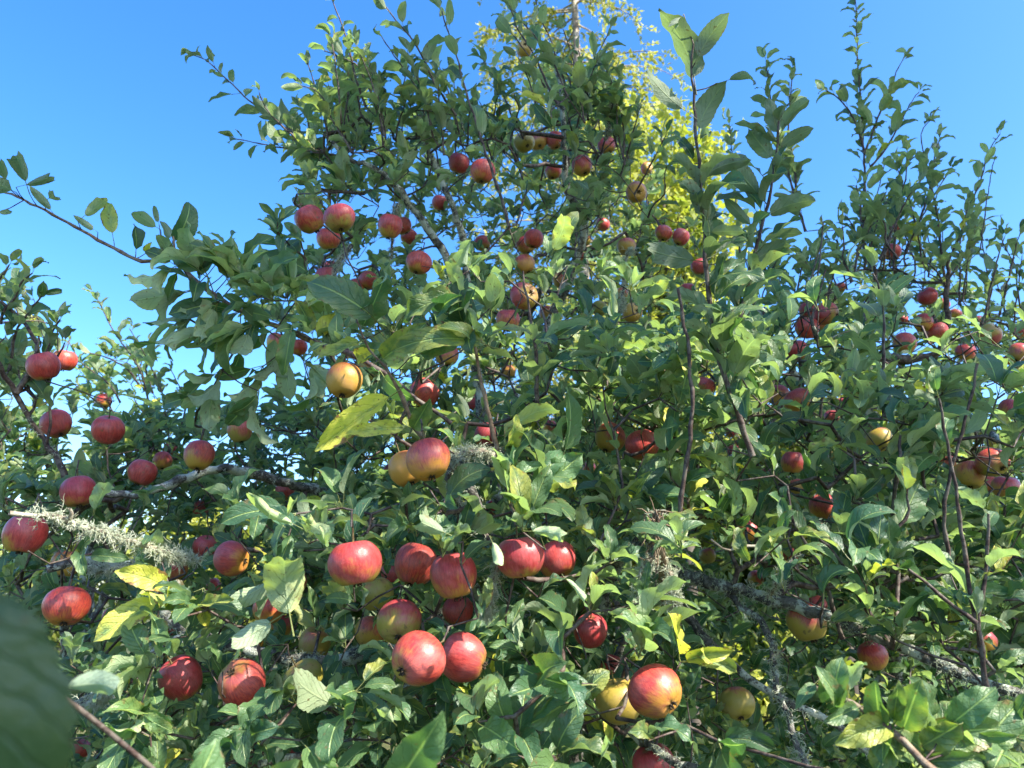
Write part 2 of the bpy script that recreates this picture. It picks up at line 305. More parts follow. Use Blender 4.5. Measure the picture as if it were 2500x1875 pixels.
# ------------------------------------------------------------------ apples: place, size, colour, label
# (x, y, diameter) in photograph pixels, redness, warmth of the ground colour, calyx direction (right, up, towards viewer) or None, how freely leaves may cover it, label
AP = [
 (756,536,70,.85,.4,None,.1,"dull red apple, outer one of three in the upper left cluster against the sky"),
 (829,534,75,.72,.2,(.2,-.9,.3),.05,"striped red and green apple, inner one of the upper left cluster against the sky"),
 (802,582,58,.7,.5,None,.3,"small red apple tucked below the other two of the upper left cluster"),
 (1280,120,40,.55,.5,(.1,.3,.9),.05,"brownish pink apple, topmost of all, with its calyx facing out"),
 (1280,349,50,.25,.3,(.3,-.5,.7),.1,"yellow green apple in the row of three high in the crown"),
 (1313,347,44,.62,.7,(.2,-.6,.6),.15,"pink apple pressed against the yellow green one high in the crown"),
 (1354,343,44,.8,.6,None,.15,"red apple ending the row of three high in the crown"),
 (1481,355,44,.78,.5,(.3,-.8,.3),.15,"red apple under leaves at the top beside the sunlit conifer"),
 (1421,405,54,.70,.6,(.3,-.85,.3),.1,"large round red apple below the row of three high in the crown"),
 (1120,399,52,.9,.3,None,.1,"darker red apple behind a leaf, one of an upper pair beside a dark shoot"),
 (1178,419,63,.85,.25,(-.1,-.9,.3),.05,"bright crimson apple with green base, one of an upper pair beside a dark shoot"),
 (1350,420,42,.75,.6,None,.2,"dull red apple in the shaded upper crown over a dead twig"),
 (1579,411,30,.8,.6,(.3,.2,.9),.1,"tiny red apple showing its calyx near the yellow foliage"),
 (1554,469,52,.55,.8,(.1,-.2,.95),.1,"orange pink apple facing out with a star shaped calyx in the upper crown"),
 (1074,496,40,.8,.6,None,.5,"red apple half hidden by a mossy spur below the upper pair"),
 (952,552,62,.65,.5,None,.3,"pinkish apple with a pale curled leaf across it"),
 (983,552,46,.85,.4,None,.2,"crimson apple peeking out behind the one with a curled leaf"),
 (998,578,42,.8,.5,None,.4,"red sliver of an apple under the one with a curled leaf"),
 (1303,583,50,.9,.3,None,.15,"deep red apple above an upright leaf rosette in the middle crown"),
 (1284,598,46,.6,.7,None,.4,"orange apple mostly behind the upright leaf rosette in the middle crown"),
 (1022,642,60,.82,.5,None,.08,"round red apple hanging free left of the crown's middle"),
 (1178,594,40,.7,.5,None,.6,"dim pink apple deep in the crown beside a mossy limb"),
 (1471,548,34,.7,.3,None,.2,"dark maroon small apple in the shaded right of the upper crown"),
 (1427,586,34,.5,.3,None,.4,"very dark apple in the deep shade of the upper crown"),
 (1529,602,44,.4,.6,None,.2,"brown green apple with lichen hanging beside it"),
 (1620,569,42,.8,.6,None,.1,"red apple, left of a pair beside the long front shoot"),
 (1662,579,42,.85,.4,None,.1,"red apple, right of a pair beside the long front shoot"),
 (1419,625,24,.9,.4,None,.2,"tiny crimson apple near a yellow gap in the crown"),
 (2177,615,44,.8,.5,None,.1,"pink apple high among upright leaves of the right tree"),
 (2190,554,22,.8,.5,None,.3,"tiny pink apple above another in the upright leaves of the right tree"),
 (1708,651,42,.82,.5,None,.05,"red apple crossed by the long front shoot"),
 (1679,709,38,.65,.8,None,.4,"orange apple peeking from under a broad leaf by a broken twig"),
 (106,894,76,.95,.2,None,.0,"deep crimson apple at the left edge, front one of a pair against the sky"),
 (157,880,56,.9,.3,None,.15,"crimson apple at the left edge, rear one of a pair behind a dead leaf"),
 (137,1035,68,.95,.3,None,.1,"crimson apple by the left edge below the pair against the sky"),
 (264,1050,72,.88,.4,None,.02,"round crimson apple with green base beside a sky gap at the left"),
 (253,979,36,.7,.6,None,.3,"small orange red apple behind a leaf above the round crimson one"),
 (419,1094,38,.85,.7,None,.1,"small bright red apple behind the others over the grey lichened limb"),
 (397,1125,46,.6,.8,None,.3,"orange apple behind a leaf next to the small bright red one"),
 (486,1112,74,.62,.6,(.05,-.85,.45),.02,"brownish red and green apple just above the grey lichened limb"),
 (347,1154,67,.95,.3,(-.2,-.8,.4),.02,"shiny crimson apple at the end of the grey lichened limb"),
 (585,1052,60,.5,.3,None,.25,"dim purple green apple in shade with yellow foliage behind it"),
 (191,1200,80,.85,.5,None,.1,"broad red apple under a green leaf at the left above the lichen twig"),
 (696,1199,46,.88,.5,None,.2,"red apple in shade behind the white curled leaves"),
 (488,1241,42,.9,.4,None,.4,"red apple half behind a dark leaf below the lichened limb"),
 (729,848,42,.8,.6,None,.2,"red apple peeking out behind the broad hanging leaf"),
 (675,836,48,.45,.6,None,.5,"brown apple in the shade of the long left branch"),
 (795,678,54,.9,.4,None,.15,"bright red apple above the long left branch under a lichen tuft"),
 (808,655,40,.85,.4,None,.3,"red apple behind the one under a lichen tuft"),
 (840,929,90,.30,.75,(.0,-.85,.5),.0,"large yellow green apple with dark calyx in the middle left"),
 (890,917,62,.10,.2,None,.3,"green apple behind the large yellow green one"),
 (898,686,48,.85,.3,None,.2,"purple red apple behind a raised leaf in the middle left crown"),
 (871,703,48,.6,.6,None,.4,"brownish red apple under the purple red one in the middle left crown"),
 (1280,722,70,.75,.5,(.6,.2,.75),.03,"pink apple with its calyx to the side behind a thin dark twig tip"),
 (1280,645,50,.35,.95,(.4,-.8,.2),.2,"yellow apple with a red flush lit by the sun in the middle crown"),
 (1369,684,40,.55,.6,None,.2,"dim brownish pink apple near a white dead twig"),
 (1463,753,38,.05,.1,None,.15,"dark green apple in the shaded middle of the crown"),
 (1544,763,48,.5,.6,(.4,.1,.9),.1,"pale pink apple with a split showing calyx in the shaded middle"),
 (1519,716,30,.4,.9,None,.2,"small yellowish apple beside white leaves in the shaded middle"),
 (1240,782,58,.45,.9,None,.25,"orange brown apple under the pink one with its calyx to the side"),
 (1334,765,38,.5,.6,None,.3,"dim orange apple behind an upright shoot top in the middle"),
 (1076,782,48,.7,.4,None,.6,"dark red apple deep in shade behind arching yellow green leaves"),
 (1091,867,56,.5,.7,None,.6,"dim orange apple below the arching yellow green leaves"),
 (1035,960,74,.72,.6,None,.08,"brick red apple behind the diagonal branch in the middle"),
 (1159,981,48,.95,.3,None,.3,"bright pink sliver of an apple beside the upright brown shoot"),
 (1242,909,34,.4,.9,None,.1,"small yellow pink apple capped with lichen"),
 (1188,1064,64,.8,.5,None,.4,"pink apple half behind leaves left of the upright brown shoot"),
 (1045,1122,112,.56,1.0,(.25,-.85,.45),.0,"large orange apple in full sun near the middle of the picture"),
 (991,1145,88,.18,.95,None,.1,"yellow apple with cracked skin behind the large orange one"),
 (1489,1069,74,.55,.5,None,.15,"brownish red apple behind a leaf beside the magenta one"),
 (1568,1087,79,.98,.1,(.35,-.75,.5),.0,"magenta apple hanging free right of the picture's middle"),
 (1342,1042,36,.45,.8,None,.4,"small orange apple behind a leaf in the middle"),
 (1438,1143,34,.5,.9,None,.3,"small orange apple low behind leaves left of the magenta one"),
 (956,1150,40,.9,.4,None,.5,"red sliver of an apple left of the large orange one"),
 (1207,1240,46,.9,.4,None,.4,"red apple behind the leaf rosette over the twin apples in leaf shade"),
 (2018,765,56,.85,.3,(.6,-.2,.6),.05,"crimson apple crossed by a dead twig in the right cluster"),
 (1970,801,56,.9,.15,None,.05,"purplish crimson apple, lowest of the right cluster by the dead twig"),
 (1974,757,44,.9,.3,None,.2,"red apple behind the others of the right cluster by the dead twig"),
 (2001,788,46,.6,.5,None,.2,"green streaked apple in the middle of the right cluster by the dead twig"),
 (1947,855,48,.88,.5,None,.35,"bright red apple among leaves below the right cluster"),
 (2053,701,24,.85,.4,None,.2,"tiny pink apple above the right cluster"),
 (2265,724,44,.9,.1,None,.15,"dark maroon apple in shade near the right sky edge"),
 (2302,743,30,.6,.4,None,.3,"small dull apple next to the dark maroon one"),
 (2254,788,46,.65,.7,None,.1,"pale pink apple above another at the far right"),
 (2289,809,46,.78,.6,None,.1,"pink apple crossed by a fine twig at the far right"),
 (2202,780,26,.85,.5,None,.2,"tiny red apple left of the pale pink one"),
 (2333,767,28,.5,.7,None,.2,"small peach coloured apple high at the far right"),
 (2387,784,28,.6,.7,None,.2,"small pinkish apple between leaves at the far right"),
 (2418,815,52,.6,.5,(.3,.7,.5),.05,"dusky pink apple with dark dimple at the far right"),
 (2209,838,52,.75,.6,(-.2,-.8,.4),.08,"rosy apple below the pale pink ones beside an upright shoot"),
 (2358,859,46,.75,.6,None,.15,"pink apple over a silvery leaf at the far right"),
 (2490,863,50,.7,.5,None,.1,"dusky red apple cut by the right edge of the picture"),
 (2493,810,32,.7,.5,None,.2,"small pink apple at the right edge above the dusky red one"),
 (2466,878,28,.85,.5,None,.2,"tiny red apple beside the dusky red one at the right edge"),
 (1721,942,46,.7,.3,None,.02,"round red and green apple beside the lower part of the long front shoot"),
 (1899,965,54,.5,.8,None,.15,"orange brown apple, left of a pair at the right"),
 (1947,977,62,.6,.8,None,.1,"orange red apple, right of a pair at the right"),
 (2055,940,40,.7,.8,None,.3,"salmon apple behind leaves right of the orange pair"),
 (2055,988,32,.65,.8,None,.4,"small salmon apple low behind leaves right of the orange pair"),
 (2030,1019,36,.65,.5,None,.15,"dusky small apple beneath the salmon ones"),
 (2175,987,34,.75,.6,None,.4,"pink sliver of an apple behind an upright leaf at the right"),
 (2148,1075,64,.12,.4,(.4,-.8,.4),.0,"large green yellow apple right of centre among upright shoots"),
 (1795,1106,42,.9,.4,None,.3,"bright red apple half hidden beside the base of the long front shoot"),
 (1935,1129,58,.65,.7,None,.35,"pinkish apple under an arching leaf at the right"),
 (1874,1164,42,.9,.4,None,.4,"red apple low behind the arching leaf at the right"),
 (2040,1122,36,.5,.4,None,.4,"dim brown apple in the shade of the right leaves"),
 (2468,1000,54,.7,.5,None,.1,"brownish pink apple near the right edge above the lower right cluster"),
 (2423,1129,72,.80,.3,(.2,-.35,.9),.0,"red topped green apple with open calyx, front of the lower right cluster"),
 (2367,1160,70,.42,.6,None,.1,"brown apple behind a bare twig in the lower right cluster"),
 (2412,1183,48,.75,.7,None,.15,"pink apple squeezed into the middle of the lower right cluster"),
 (2456,1191,60,.55,.8,None,.1,"orange brown apple, lowest of the lower right cluster"),
 (2313,1133,48,.6,.5,None,.4,"dull apple behind bare twigs left of the lower right cluster"),
 (2009,1237,64,.62,.8,None,.1,"orange pink apple over a sloping bare twig at the right"),
 (2391,1060,36,.1,.2,None,.2,"greenish small apple above the lower right cluster"),
 (2421,1079,34,.1,.3,None,.4,"dim green apple just above the lower right cluster"),
 (1783,1056,26,.8,.5,None,.4,"tiny red apple behind leaves near the long front shoot"),
 (1943,1191,46,.4,.6,None,.5,"dim brown apple in shade under the arching leaf at the right"),
 (1949,925,38,.05,.3,None,.4,"dim green apple above the orange pair at the right"),
 (62,1304,100,.85,.5,(-.1,-.9,.3),.02,"large red apple at the left edge beneath the pale lichen twig"),
 (162,1480,102,.92,.8,(.2,-.75,.6),.0,"vivid red apple in full sun at the lower left beside the blurred leaf"),
 (162,1376,68,.3,.6,None,.15,"dim green and red apple between the two large ones at the left"),
 (502,1337,60,.85,.3,None,.15,"purplish pink apple behind the sunlit orange red one"),
 (565,1364,84,.85,1.0,(.9,-.1,.2),.02,"orange red apple in full sun left of the white curled leaves"),
 (428,1389,62,.6,.7,None,.6,"orange apple behind yellow green leaves at the left"),
 (278,1509,52,.8,.2,None,.6,"dark red apple hidden among lichen at the left"),
 (403,1536,54,.65,.4,None,.3,"dull red apple behind a dappled hanging leaf"),
 (442,1656,106,.88,.3,None,.1,"dark red apple in shade with a green leaf across its top"),
 (590,1667,117,.95,.2,(-.25,.75,.6),.0,"large crimson apple at the bottom left with its dark calyx turned up"),
 (656,1486,78,.5,.9,None,.35,"dim orange apple behind the long hanging leaf"),
 (613,1563,64,.5,.8,None,.3,"dim orange apple below the pale arching leaves"),
 (683,1528,62,.5,.8,None,.5,"dusky orange apple in the dark hollow left of the twin apples"),
 (741,1656,92,.05,.2,None,.2,"dull green apple in the dark hollow above a bare twig"),
 (768,1571,78,.12,.4,None,.4,"shadowed green apple in the dark hollow left of the twin apples"),
 (768,1615,72,.55,.9,None,.4,"shadowed orange apple under the green one in the dark hollow"),
 (710,1852,50,.5,1.0,None,.4,"small orange apple at the bottom edge under a green leaf"),
 (197,1829,46,.9,.3,None,.3,"small red apple at the bottom left behind the blurred leaf"),
 (714,1424,64,.5,.6,None,.6,"shadowed brownish apple left of the big red and green one"),
 (519,1432,40,.9,.3,None,.5,"tiny magenta sliver of an apple under the orange red one"),
 (867,1376,127,.72,.3,(.15,-.95,.2),.0,"big red and green apple under white leaves, leftmost of the central cluster"),
 (1014,1378,102,.88,.3,None,.08,"dusky red apple in leaf shade, left of two in the central cluster"),
 (1107,1405,114,.70,.55,(.2,-.9,.25),.04,"dusky red apple with a leaf on its side, right of two in the central cluster"),
 (918,1451,88,.05,.25,None,.15,"green apple tucked below the big red and green one"),
 (974,1517,110,.62,.25,(.1,-.5,.8),.08,"red shouldered green apple above the twin red apples"),
 (1118,1490,80,.88,.4,None,.25,"pinkish red apple behind leaves above the twin red apples"),
 (1020,1609,132,.93,.35,(-.55,-.2,.75),.0,"left of the two big twin red apples, its calyx facing out"),
 (1132,1605,122,.90,.35,(.85,-.25,.2),.0,"right of the two big twin red apples, its calyx turned aside"),
 (1269,1362,114,.80,.35,(.15,-.95,.2),.0,"large red apple with a leaf shadow, left of the pair under a pale leaf"),
 (1359,1366,100,.93,.5,(.25,-.75,.5),.0,"sunlit scarlet apple, right of the pair under a pale leaf"),
 (1442,1540,84,.80,.8,None,.2,"red and orange apple in sun behind upright leaves at the bottom middle"),
 (1600,1688,126,.82,.9,(.55,-.25,.75),.0,"large orange red apple in sun with deep calyx at the bottom right of the middle"),
 (1512,1713,110,.04,.4,None,.1,"large green apple in shade behind the sunlit orange red one"),
 (1597,1868,100,.96,.2,None,.1,"crimson apple cut by the bottom edge of the picture"),
 (1404,1783,56,.5,1.0,None,.5,"orange sliver of an apple between leaves at the bottom"),
 (1490,1625,58,.8,.6,None,.5,"red sliver of an apple above the large green one in shade"),
 (968,1401,76,.95,.3,None,.3,"crimson apple behind the dusky two of the central cluster"),
 (906,1544,80,.35,.6,None,.4,"brownish apple in shade left of the red shouldered green one"),
 (1242,1810,64,.45,.7,None,.6,"dim brown apple behind leaves at the bottom middle"),
 (1824,1297,58,.6,.8,None,.25,"orange brown apple behind leaves over the arched bare twig"),
 (1924,1357,46,.7,.6,None,.15,"pale pink apple beside lichen at the right"),
 (1970,1520,94,.45,.35,(.2,-.85,.4),.0,"green apple with a red shoulder under the lichened limb at the right"),
 (2132,1601,68,.6,.8,None,.1,"russet apple hanging below the lichened limb at the right"),
 (1799,1719,82,.25,.3,(.05,-.6,.75),.0,"green and red apple with dark calyx by the vertical lichen branch"),
 (2402,1563,56,.6,.7,None,.3,"pinkish apple behind a forked bare shoot at the lower right"),
 (1845,1412,38,.6,.6,None,.4,"small pink apple resting by the lichened limb"),
 (1727,1357,40,.2,.4,None,.2,"small greenish apple veiled by lichen left of the lichened limb"),
 (1992,1480,52,.75,.5,None,.3,"pink apple half behind the lichened limb at the right"),
 (2152,1459,30,.7,.7,None,.3,"tiny orange apple above the lichened limb at the right"),
]
ADIA = 0.064
AP_D = np.array([ADIA * FPX / a[2] for a in AP]); AP_X = np.array([a[0] for a in AP], float); AP_Y = np.array([a[1] for a in AP], float)
AP_D = np.clip(AP_D, 0.8, 3.3); AP_R = np.array([a[2] / 2 for a in AP])
AP_S = AP_R * 2 * AP_D / FPX                      # real diameter
vis = np.array([a[6] < 0.3 for a in AP])
AP_P = np.array([at(x, y, d) for x, y, d in zip(AP_X, AP_Y, AP_D)])
def front(px, py):
    """how far in the crown's face stands at this pixel, from the apples on it"""
    w = 1.0 / (((AP_X - px) ** 2 + (AP_Y - py) ** 2) + 90.0 ** 2) ** 1.6 * np.where(vis, 1.0, 0.3)
    return float((w * AP_D).sum() / w.sum())

# ------------------------------------------------------------------ leaf shapes
def leaf_template(rng, rows, hi, cols=(-1, -0.55, 0, 0.55, 1.0)):
    fold = rng.uniform(0.1, 0.95); kap = rng.uniform(0.1, 2.0); tw = rng.uniform(-0.8, 0.8); hw = rng.uniform(0.20, 0.262)
    wav = rng.uniform(0.015, 0.065); wf = rng.uniform(1.5, 3.2); ph = rng.uniform(0, 6.28); edge = rng.uniform(-0.10, 0.10); pk = rng.uniform(0.48, 0.62)
    phi0 = -kap * 0.35; pet = rng.uniform(0.16, 0.34)
    cols = np.array(cols)
    ts = np.linspace(0, 1, rows + 1)
    V, UV = [], []; y = z = 0.0
    prof = lambda t: (t ** pk) * ((1 - t) ** 0.72) * 1.0
    pm = max(prof(t) for t in np.linspace(0.01, .99, 60))
    for i, t in enumerate(ts):
        if i:
            dt = ts[i] - ts[i - 1]; a = phi0 + kap * (t - dt / 2); y += math.cos(a) * dt; z -= math.sin(a) * dt
        w = hw * prof(min(max(t, 0.0), 1.0)) / pm if 0 < t < 1 else 0.0
        if t > 0.86: w *= max(0.25, 1 - (t - 0.86) * 4.0) if t < 1 else 0
        w = max(w, 0.012)
        for ci, c in enumerate(cols):
            ww = w
            if abs(c) == 1 and hi and 0.05 < t < 0.97: ww *= 1 + ((0.03 if i % 2 else -0.025) if rows > 12 else 0) + rng.uniform(-.02, .02)
            f = fold * (1 - 0.4 * t)
            xx = c * ww * math.cos(f)
            zz = abs(c) * ww * math.sin(f) + edge * c * c * ww + wav * abs(c) * math.sin(wf * 6.28 * t + ph + (1.9 if c > 0 else 0)) * min(1, 5 * t)
            a = phi0 + kap * t; th = tw * t
            x2 = xx * math.cos(th) - zz * math.sin(th); z2 = xx * math.sin(th) + zz * math.cos(th)
            V.append((x2, y + z2 * math.sin(a), z + z2 * math.cos(a))); UV.append((0.5 + 0.5 * c, t))
    n = len(cols); Q = []
    for i in range(rows):
        for c in range(n - 1):
            a = i * n + c; Q.append((a, a + 1, a + n + 1, a + n))
    V = np.array(V); UV = np.array(UV)
    # petiole, drooping a little between shoot and blade
    base = V[len(cols) // 2]; sag = rng.uniform(0.0, 0.06)
    d0 = np.array([0, math.cos(phi0), -math.sin(phi0)])
    P = [base - d0 * pet + np.array([0, 0, 0.0]), base - d0 * pet * 0.5 - np.array([0, 0, sag * .5]), base + d0 * 0.05]
    pv, pq = tube(np.array(P), [0.014, 0.010, 0.009], 3)
    o = len(V); V = np.vstack([V, pv]); Q = Q + [tuple(int(k) + o for k in q) for q in pq]
    UV = np.vstack([UV, np.tile([[0.5, -0.05]], (len(pv), 1))])
    V = V - P[0]
    return V, np.array(Q), UV
NT = 24
T_HI = [leaf_template(np.random.default_rng(50 + i), 22, True) for i in range(NT)]
T_LO = [leaf_template(np.random.default_rng(50 + i), 7, True) for i in range(NT)]
T_FAR = [leaf_template(np.random.default_rng(50 + i), 5, True, (-1, 0, 1)) for i in range(NT)]
LEAVES = []          # (pos, dir, normal, length, width, template, tint, tree, shoot)
def add_leaf(pos, d, n0, L, tree, shoot=-1, tint=None, wid=1.0, tm=None, fixed=False):
    d = nrm(d); n = np.asarray(n0, float) - (np.asarray(n0) @ d) * d
    if np.linalg.norm(n) < 1e-4: n = np.cross(d, [1, 0, 0.2])
    n = nrm(n)
    if tint is None:
        y = RNG.random(); yel = 0.0 if y < 0.82 else RNG.uniform(0.05, 0.5) if y < 0.98 else RNG.uniform(0.6, 1.0)
        tint = (RNG.random() ** 1.2, yel, RNG.uniform(0.2, 0.9))
    LEAVES.append((np.asarray(pos, float), d, n, L, wid * RNG.uniform(0.86, 1.14), int(RNG.integers(NT)) if tm is None else tm, tint, tree, shoot, fixed))
def jit(s): return RNG.normal(0, s, 3)

# ------------------------------------------------------------------ the apple trees: shoots and limbs
TREE_BASE = [np.array([0.15, 2.25, 0]), np.array([1.45, 3.0, 0]), np.array([-2.0, 3.5, 0])]
NODES = [[], [], []]      # skeleton points per tree (pos)
HSTALK = []
LIMBS = []                # (tree, polyline, radii, material, lichen amount)
SHOOTS = []               # (tree, polyline, radii, material, lichen amount)
ATTACH = [[], [], []]     # points that the twig growth must reach
def limb(tree, pts, r0, r1, lich=0.6, mat=None):
    P = spline(pts, 0.02); P[1:-1] += RNG.normal(0, 0.0022, (len(P) - 2, 3))
    R = np.linspace(r0, r1, len(P)) * (1 + 0.10 * np.sin(np.arange(len(P)) * 0.7 + RNG.random() * 6))
    LIMBS.append((tree, P, R, mat or M_LIMB, lich)); NODES[tree] += list(P[::2]); return P
def shoot(tree, pts, r0=0.0035, r1=0.0013, L=0.07, gap=0.028, start=0.05, mat=None, lich=0.0, tint=None, attach=True, ang=(0.6, 1.05), leaves=True, raw=False, wid=1.0):
    P = np.array(pts, float) if raw else np.array([at2(*p) for p in pts])
    P = spline(P, 0.016); m_ = len(P); w_ = np.linspace(0, 1, m_)[:, None]
    P[1:-1] += RNG.normal(0, 0.0009, (m_ - 2, 3)); P = P + np.sin(w_ * RNG.uniform(3, 9) + RNG.random() * 6) * np.minimum(w_, 1 - w_) * RNG.normal(0, .012, 3) * (1.0 if leaves else 0.0)
    R = np.linspace(r0, r1, len(P)); bare = RNG.uniform(.1, .9) if RNG.random() < .5 else -1
    sid = len(SHOOTS); SHOOTS.append((tree, P, R, mat or M_SHOOT, lich))
    if attach: ATTACH[tree].append(P[0])
    s = np.concatenate([[0], np.cumsum(np.linalg.norm(np.diff(P, axis=0), axis=1))]); tot = s[-1]
    if leaves:
        t = start * tot + 0.01; k = RNG.random() * 6
        while t < tot:
            p = np.array([np.interp(t, s, P[:, a]) for a in range(3)])
            q = np.array([np.interp(min(t + 0.02, tot), s, P[:, a]) for a in range(3)]); o = np.array([np.interp(max(t - 0.02, 0), s, P[:, a]) for a in range(3)])
            ax = nrm(q - o); e1 = nrm(cross(ax, (0.3, 0.8, 0.5))); e2 = cross(ax, e1)
            rad = math.cos(k) * e1 + math.sin(k) * e2
            th = RNG.uniform(*ang)
            if abs(t / tot - bare) < .07 or RNG.random() < .06: k += 2.4; t += gap; continue
            f = 1.0 - 0.42 * max(0, (t / tot - 0.55) / 0.45)
            add_leaf(p, ax * math.cos(th) + rad * math.sin(th) + jit(0.12), ax * 0.9 + np.array([0, 0, 0.35]) + jit(0.25), L * f * RNG.uniform(0.55, 1.2), tree, sid, tint() if tint else None, wid)
            k += 2.4; t += gap * RNG.uniform(0.45, 1.6) * (0.75 if t > 0.8 * tot else 1)
        ax = nrm(P[-1] - P[-3])
        for j in range(2): add_leaf(P[-1], ax + jit(0.3), np.array([0, 0, 1.0]) + jit(0.5), L * 0.55, tree, sid, tint() if tint else None)
    return sid
def rosette(tree, p, ax, n, L, spread=(0.35, 1.25), shoot_id=-1, tint=None, attach=True, wid=1.0):
    ax = nrm(ax); e1 = nrm(cross(ax, (0.3, 0.8, 0.5))); e2 = cross(ax, e1); k = RNG.random() * 6
    if attach: ATTACH[tree].append(np.asarray(p))
    for j in range(n):
        k += 2.4 + RNG.normal(0, 0.2); th = RNG.uniform(*spread)
        rad = math.cos(k) * e1 + math.sin(k) * e2
        add_leaf(p, ax * math.cos(th) + rad * math.sin(th), ax + np.array([0, 0, 0.45]) + jit(0.3), L * RNG.uniform(0.62, 1.15), tree, shoot_id, tint() if tint else None, wid)
def hero(tree, b, t, db, dt, tint=None, under=False, wid=1.0, tm=None, shoot_id=-1, roll=0.0, stalk=None):
    """a leaf one can recognise: blade base and tip pixels (2212 view) with their depths"""
    B = at2(b[0], b[1], db); T = at2(t[0], t[1], dt); d = T - B; L = np.linalg.norm(d); u = nrm(d)
    view = nrm((B + T) / 2 - EYE); n = -view if not under else view
    n = n + roll * np.cross(u, n) + np.array([0, 0, 0.12])
    pos = B - u * L * 0.24
    if shoot_id >= 0:
        S = SHOOTS[shoot_id][1]; q = S[int(np.argmin(np.linalg.norm(S - pos, axis=1)))]
        if np.linalg.norm(q - pos) < .12: HSTALK.append((tree, pos, q))
    add_leaf(pos, d, n, L * 1.02, tree, shoot_id, tint, wid, tm, True)
def yl(): return (RNG.uniform(.5, 1), RNG.uniform(.35, .85), RNG.uniform(.5, .9))      # yellowing
def lg(): return (RNG.uniform(.4, 1), RNG.uniform(0, .15), RNG.uniform(.4, .9))       # light green
def gg(): return (RNG.uniform(.1, .6), RNG.uniform(0, .1), RNG.uniform(.2, .6))        # grey green
# ---- trunks and limbs (2212-view pixels with depth, or world points)
b = TREE_BASE[0]
limb(0, [b, b + [-.03, 0, .35], b + [.02, -.05, .75], b + [-.02, -.02, 1.05]], 0.085, 0.06, 0.5)
top0 = b + np.array([-.02, -.02, 1.05])
limb(0, [top0, at2(1060,1000,2.2), at2(1010,620,2.15), at2(1002,520,2.12), at2(970,430,2.08), at2(930,330,2.1), at2(905,250,2.1)], 0.030, 0.006, 0.9)      # up, left of the middle
limb(0, [at2(1060,1000,2.2), at2(1180,720,2.35), at2(1262,500,2.3), at2(1225,405,2.25), at2(1215,250,2.25), at2(1200,130,2.25)], 0.022, 0.005, 0.8)
limb(0, [top0, at2(1330,1220,1.7), at2(1510,1252,1.35), at2(1640,1288,1.26), at2(1750,1320,1.2), at2(1860,1362,1.14), at2(1990,1420,1.08), at2(2150,1480,1.02), at2(2330,1560,0.98)], 0.020, 0.007, 2.6)   # right lichened limb
limb(0, [at2(1560,1262,1.32), at2(1600,1310,1.26), at2(1660,1360,1.2), at2(1672,1430,1.16), at2(1690,1520,1.12), at2(1735,1640,1.06), at2(1760,1720,1.04)], 0.0065, 0.004, 3.0)
limb(0, [at2(1480,1330,1.45), at2(1625,1475,1.34), at2(1790,1560,1.3), at2(1900,1640,1.3)], 0.009, 0.005, 1.6)
limb(0, [top0, at2(820,1150,1.95), at2(600,1040,1.8), at2(470,1012,1.72), at2(370,1045,1.66), at2(290,1068,1.62), at2(180,1060,1.6)], 0.022, 0.008, 1.6)      # left lichened limb
limb(0, [top0, at2(1020,1260,1.5), at2(985,1080,1.28), at2(975,1030,1.2), at2(995,985,1.14), at2(1045,1150,1.10)], 0.018, 0.007, 1.6)
limb(0, [top0, at2(900,1420,1.5), at2(700,1430,1.4), at2(420,1370,1.35), at2(300,1260,1.35), at2(200,1215,1.3), at2(100,1230,1.25)], 0.022, 0.007, 2.2)
limb(0, [at2(420,1370,1.35), at2(330,1420,1.25), at2(230,1480,1.12), at2(160,1530,1.05), at2(60,1600,.98)], 0.012, 0.006, 2.0)
limb(0, [at2(900,1420,1.5), at2(840,1560,1.3), at2(700,1620,1.15), at2(560,1650,1.08)], 0.012, 0.005, 0.8)
limb(0, [top0, at2(1250,1500,1.5), at2(1330,1560,1.25), at2(1450,1640,1.1), at2(1600,1700,1.0)], 0.014, 0.005, 1.0)
limb(0, [at2(290,1068,1.62), at2(160,1080,1.6), at2(128,1000,1.6), at2(78,930,1.6), at2(35,850,1.58), at2(0,790,1.55), at2(-60,700,1.5)], 0.008, 0.004, 0.3, M_SHOOT)
limb(0, [at2(35,850,1.58), at2(80,760,1.6), at2(45,690,1.62), at2(0,650,1.6)], 0.006, 0.003, 0.0, M_SHOOT)
limb(0, [at2(1010,620,2.15), at2(850,395,2.05), at2(760,345,2.02), at2(700,290,2.05)], 0.013, 0.005, 0.4)
limb(0, [top0, at2(1500,1080,2.2), at2(1640,960,2.3), at2(1700,850,2.3)], 0.024, 0.010, 0.5)
b = TREE_BASE[1]
limb(1, [b, b + [.02, -.03, .5], b + [-.05, -.05, 1.1], at2(1860,780,2.6)], 0.07, 0.04, 0.4)
limb(1, [at2(1860,780,2.6), at2(1830,840,2.3), at2(1835,760,2.2), at2(1870,680,2.25), at2(1890,600,2.35), at2(1862,520,2.5), at2(1868,400,2.6)], 0.011, 0.004, 0.3, M_SHOOT)
limb(1, [at2(1860,780,2.6), at2(2030,760,2.6), at2(2045,640,2.6), at2(2050,560,2.6)], 0.020, 0.006, 0.2, M_SHOOT)
limb(1, [at2(1860,780,2.6), at2(2080,900,2.2), at2(2180,960,1.9), at2(2300,980,1.7)], 0.014, 0.006, 0.8)
limb(1, [b + [-.05, -.05, 1.1], at2(1700,760,2.5), at2(1640,680,2.5), at2(1600,560,2.6)], 0.022, 0.008, 0.4)
b = TREE_BASE[2]
limb(2, [b, b + [.03, -.05, .6], b + [.1, -.1, 1.2], at2(250,940,3.0)], 0.06, 0.025, 0.3)
limb(2, [b + [.1, -.1, 1.2], at2(360,980,2.9), at2(450,940,2.8)], 0.02, 0.008, 0.3)
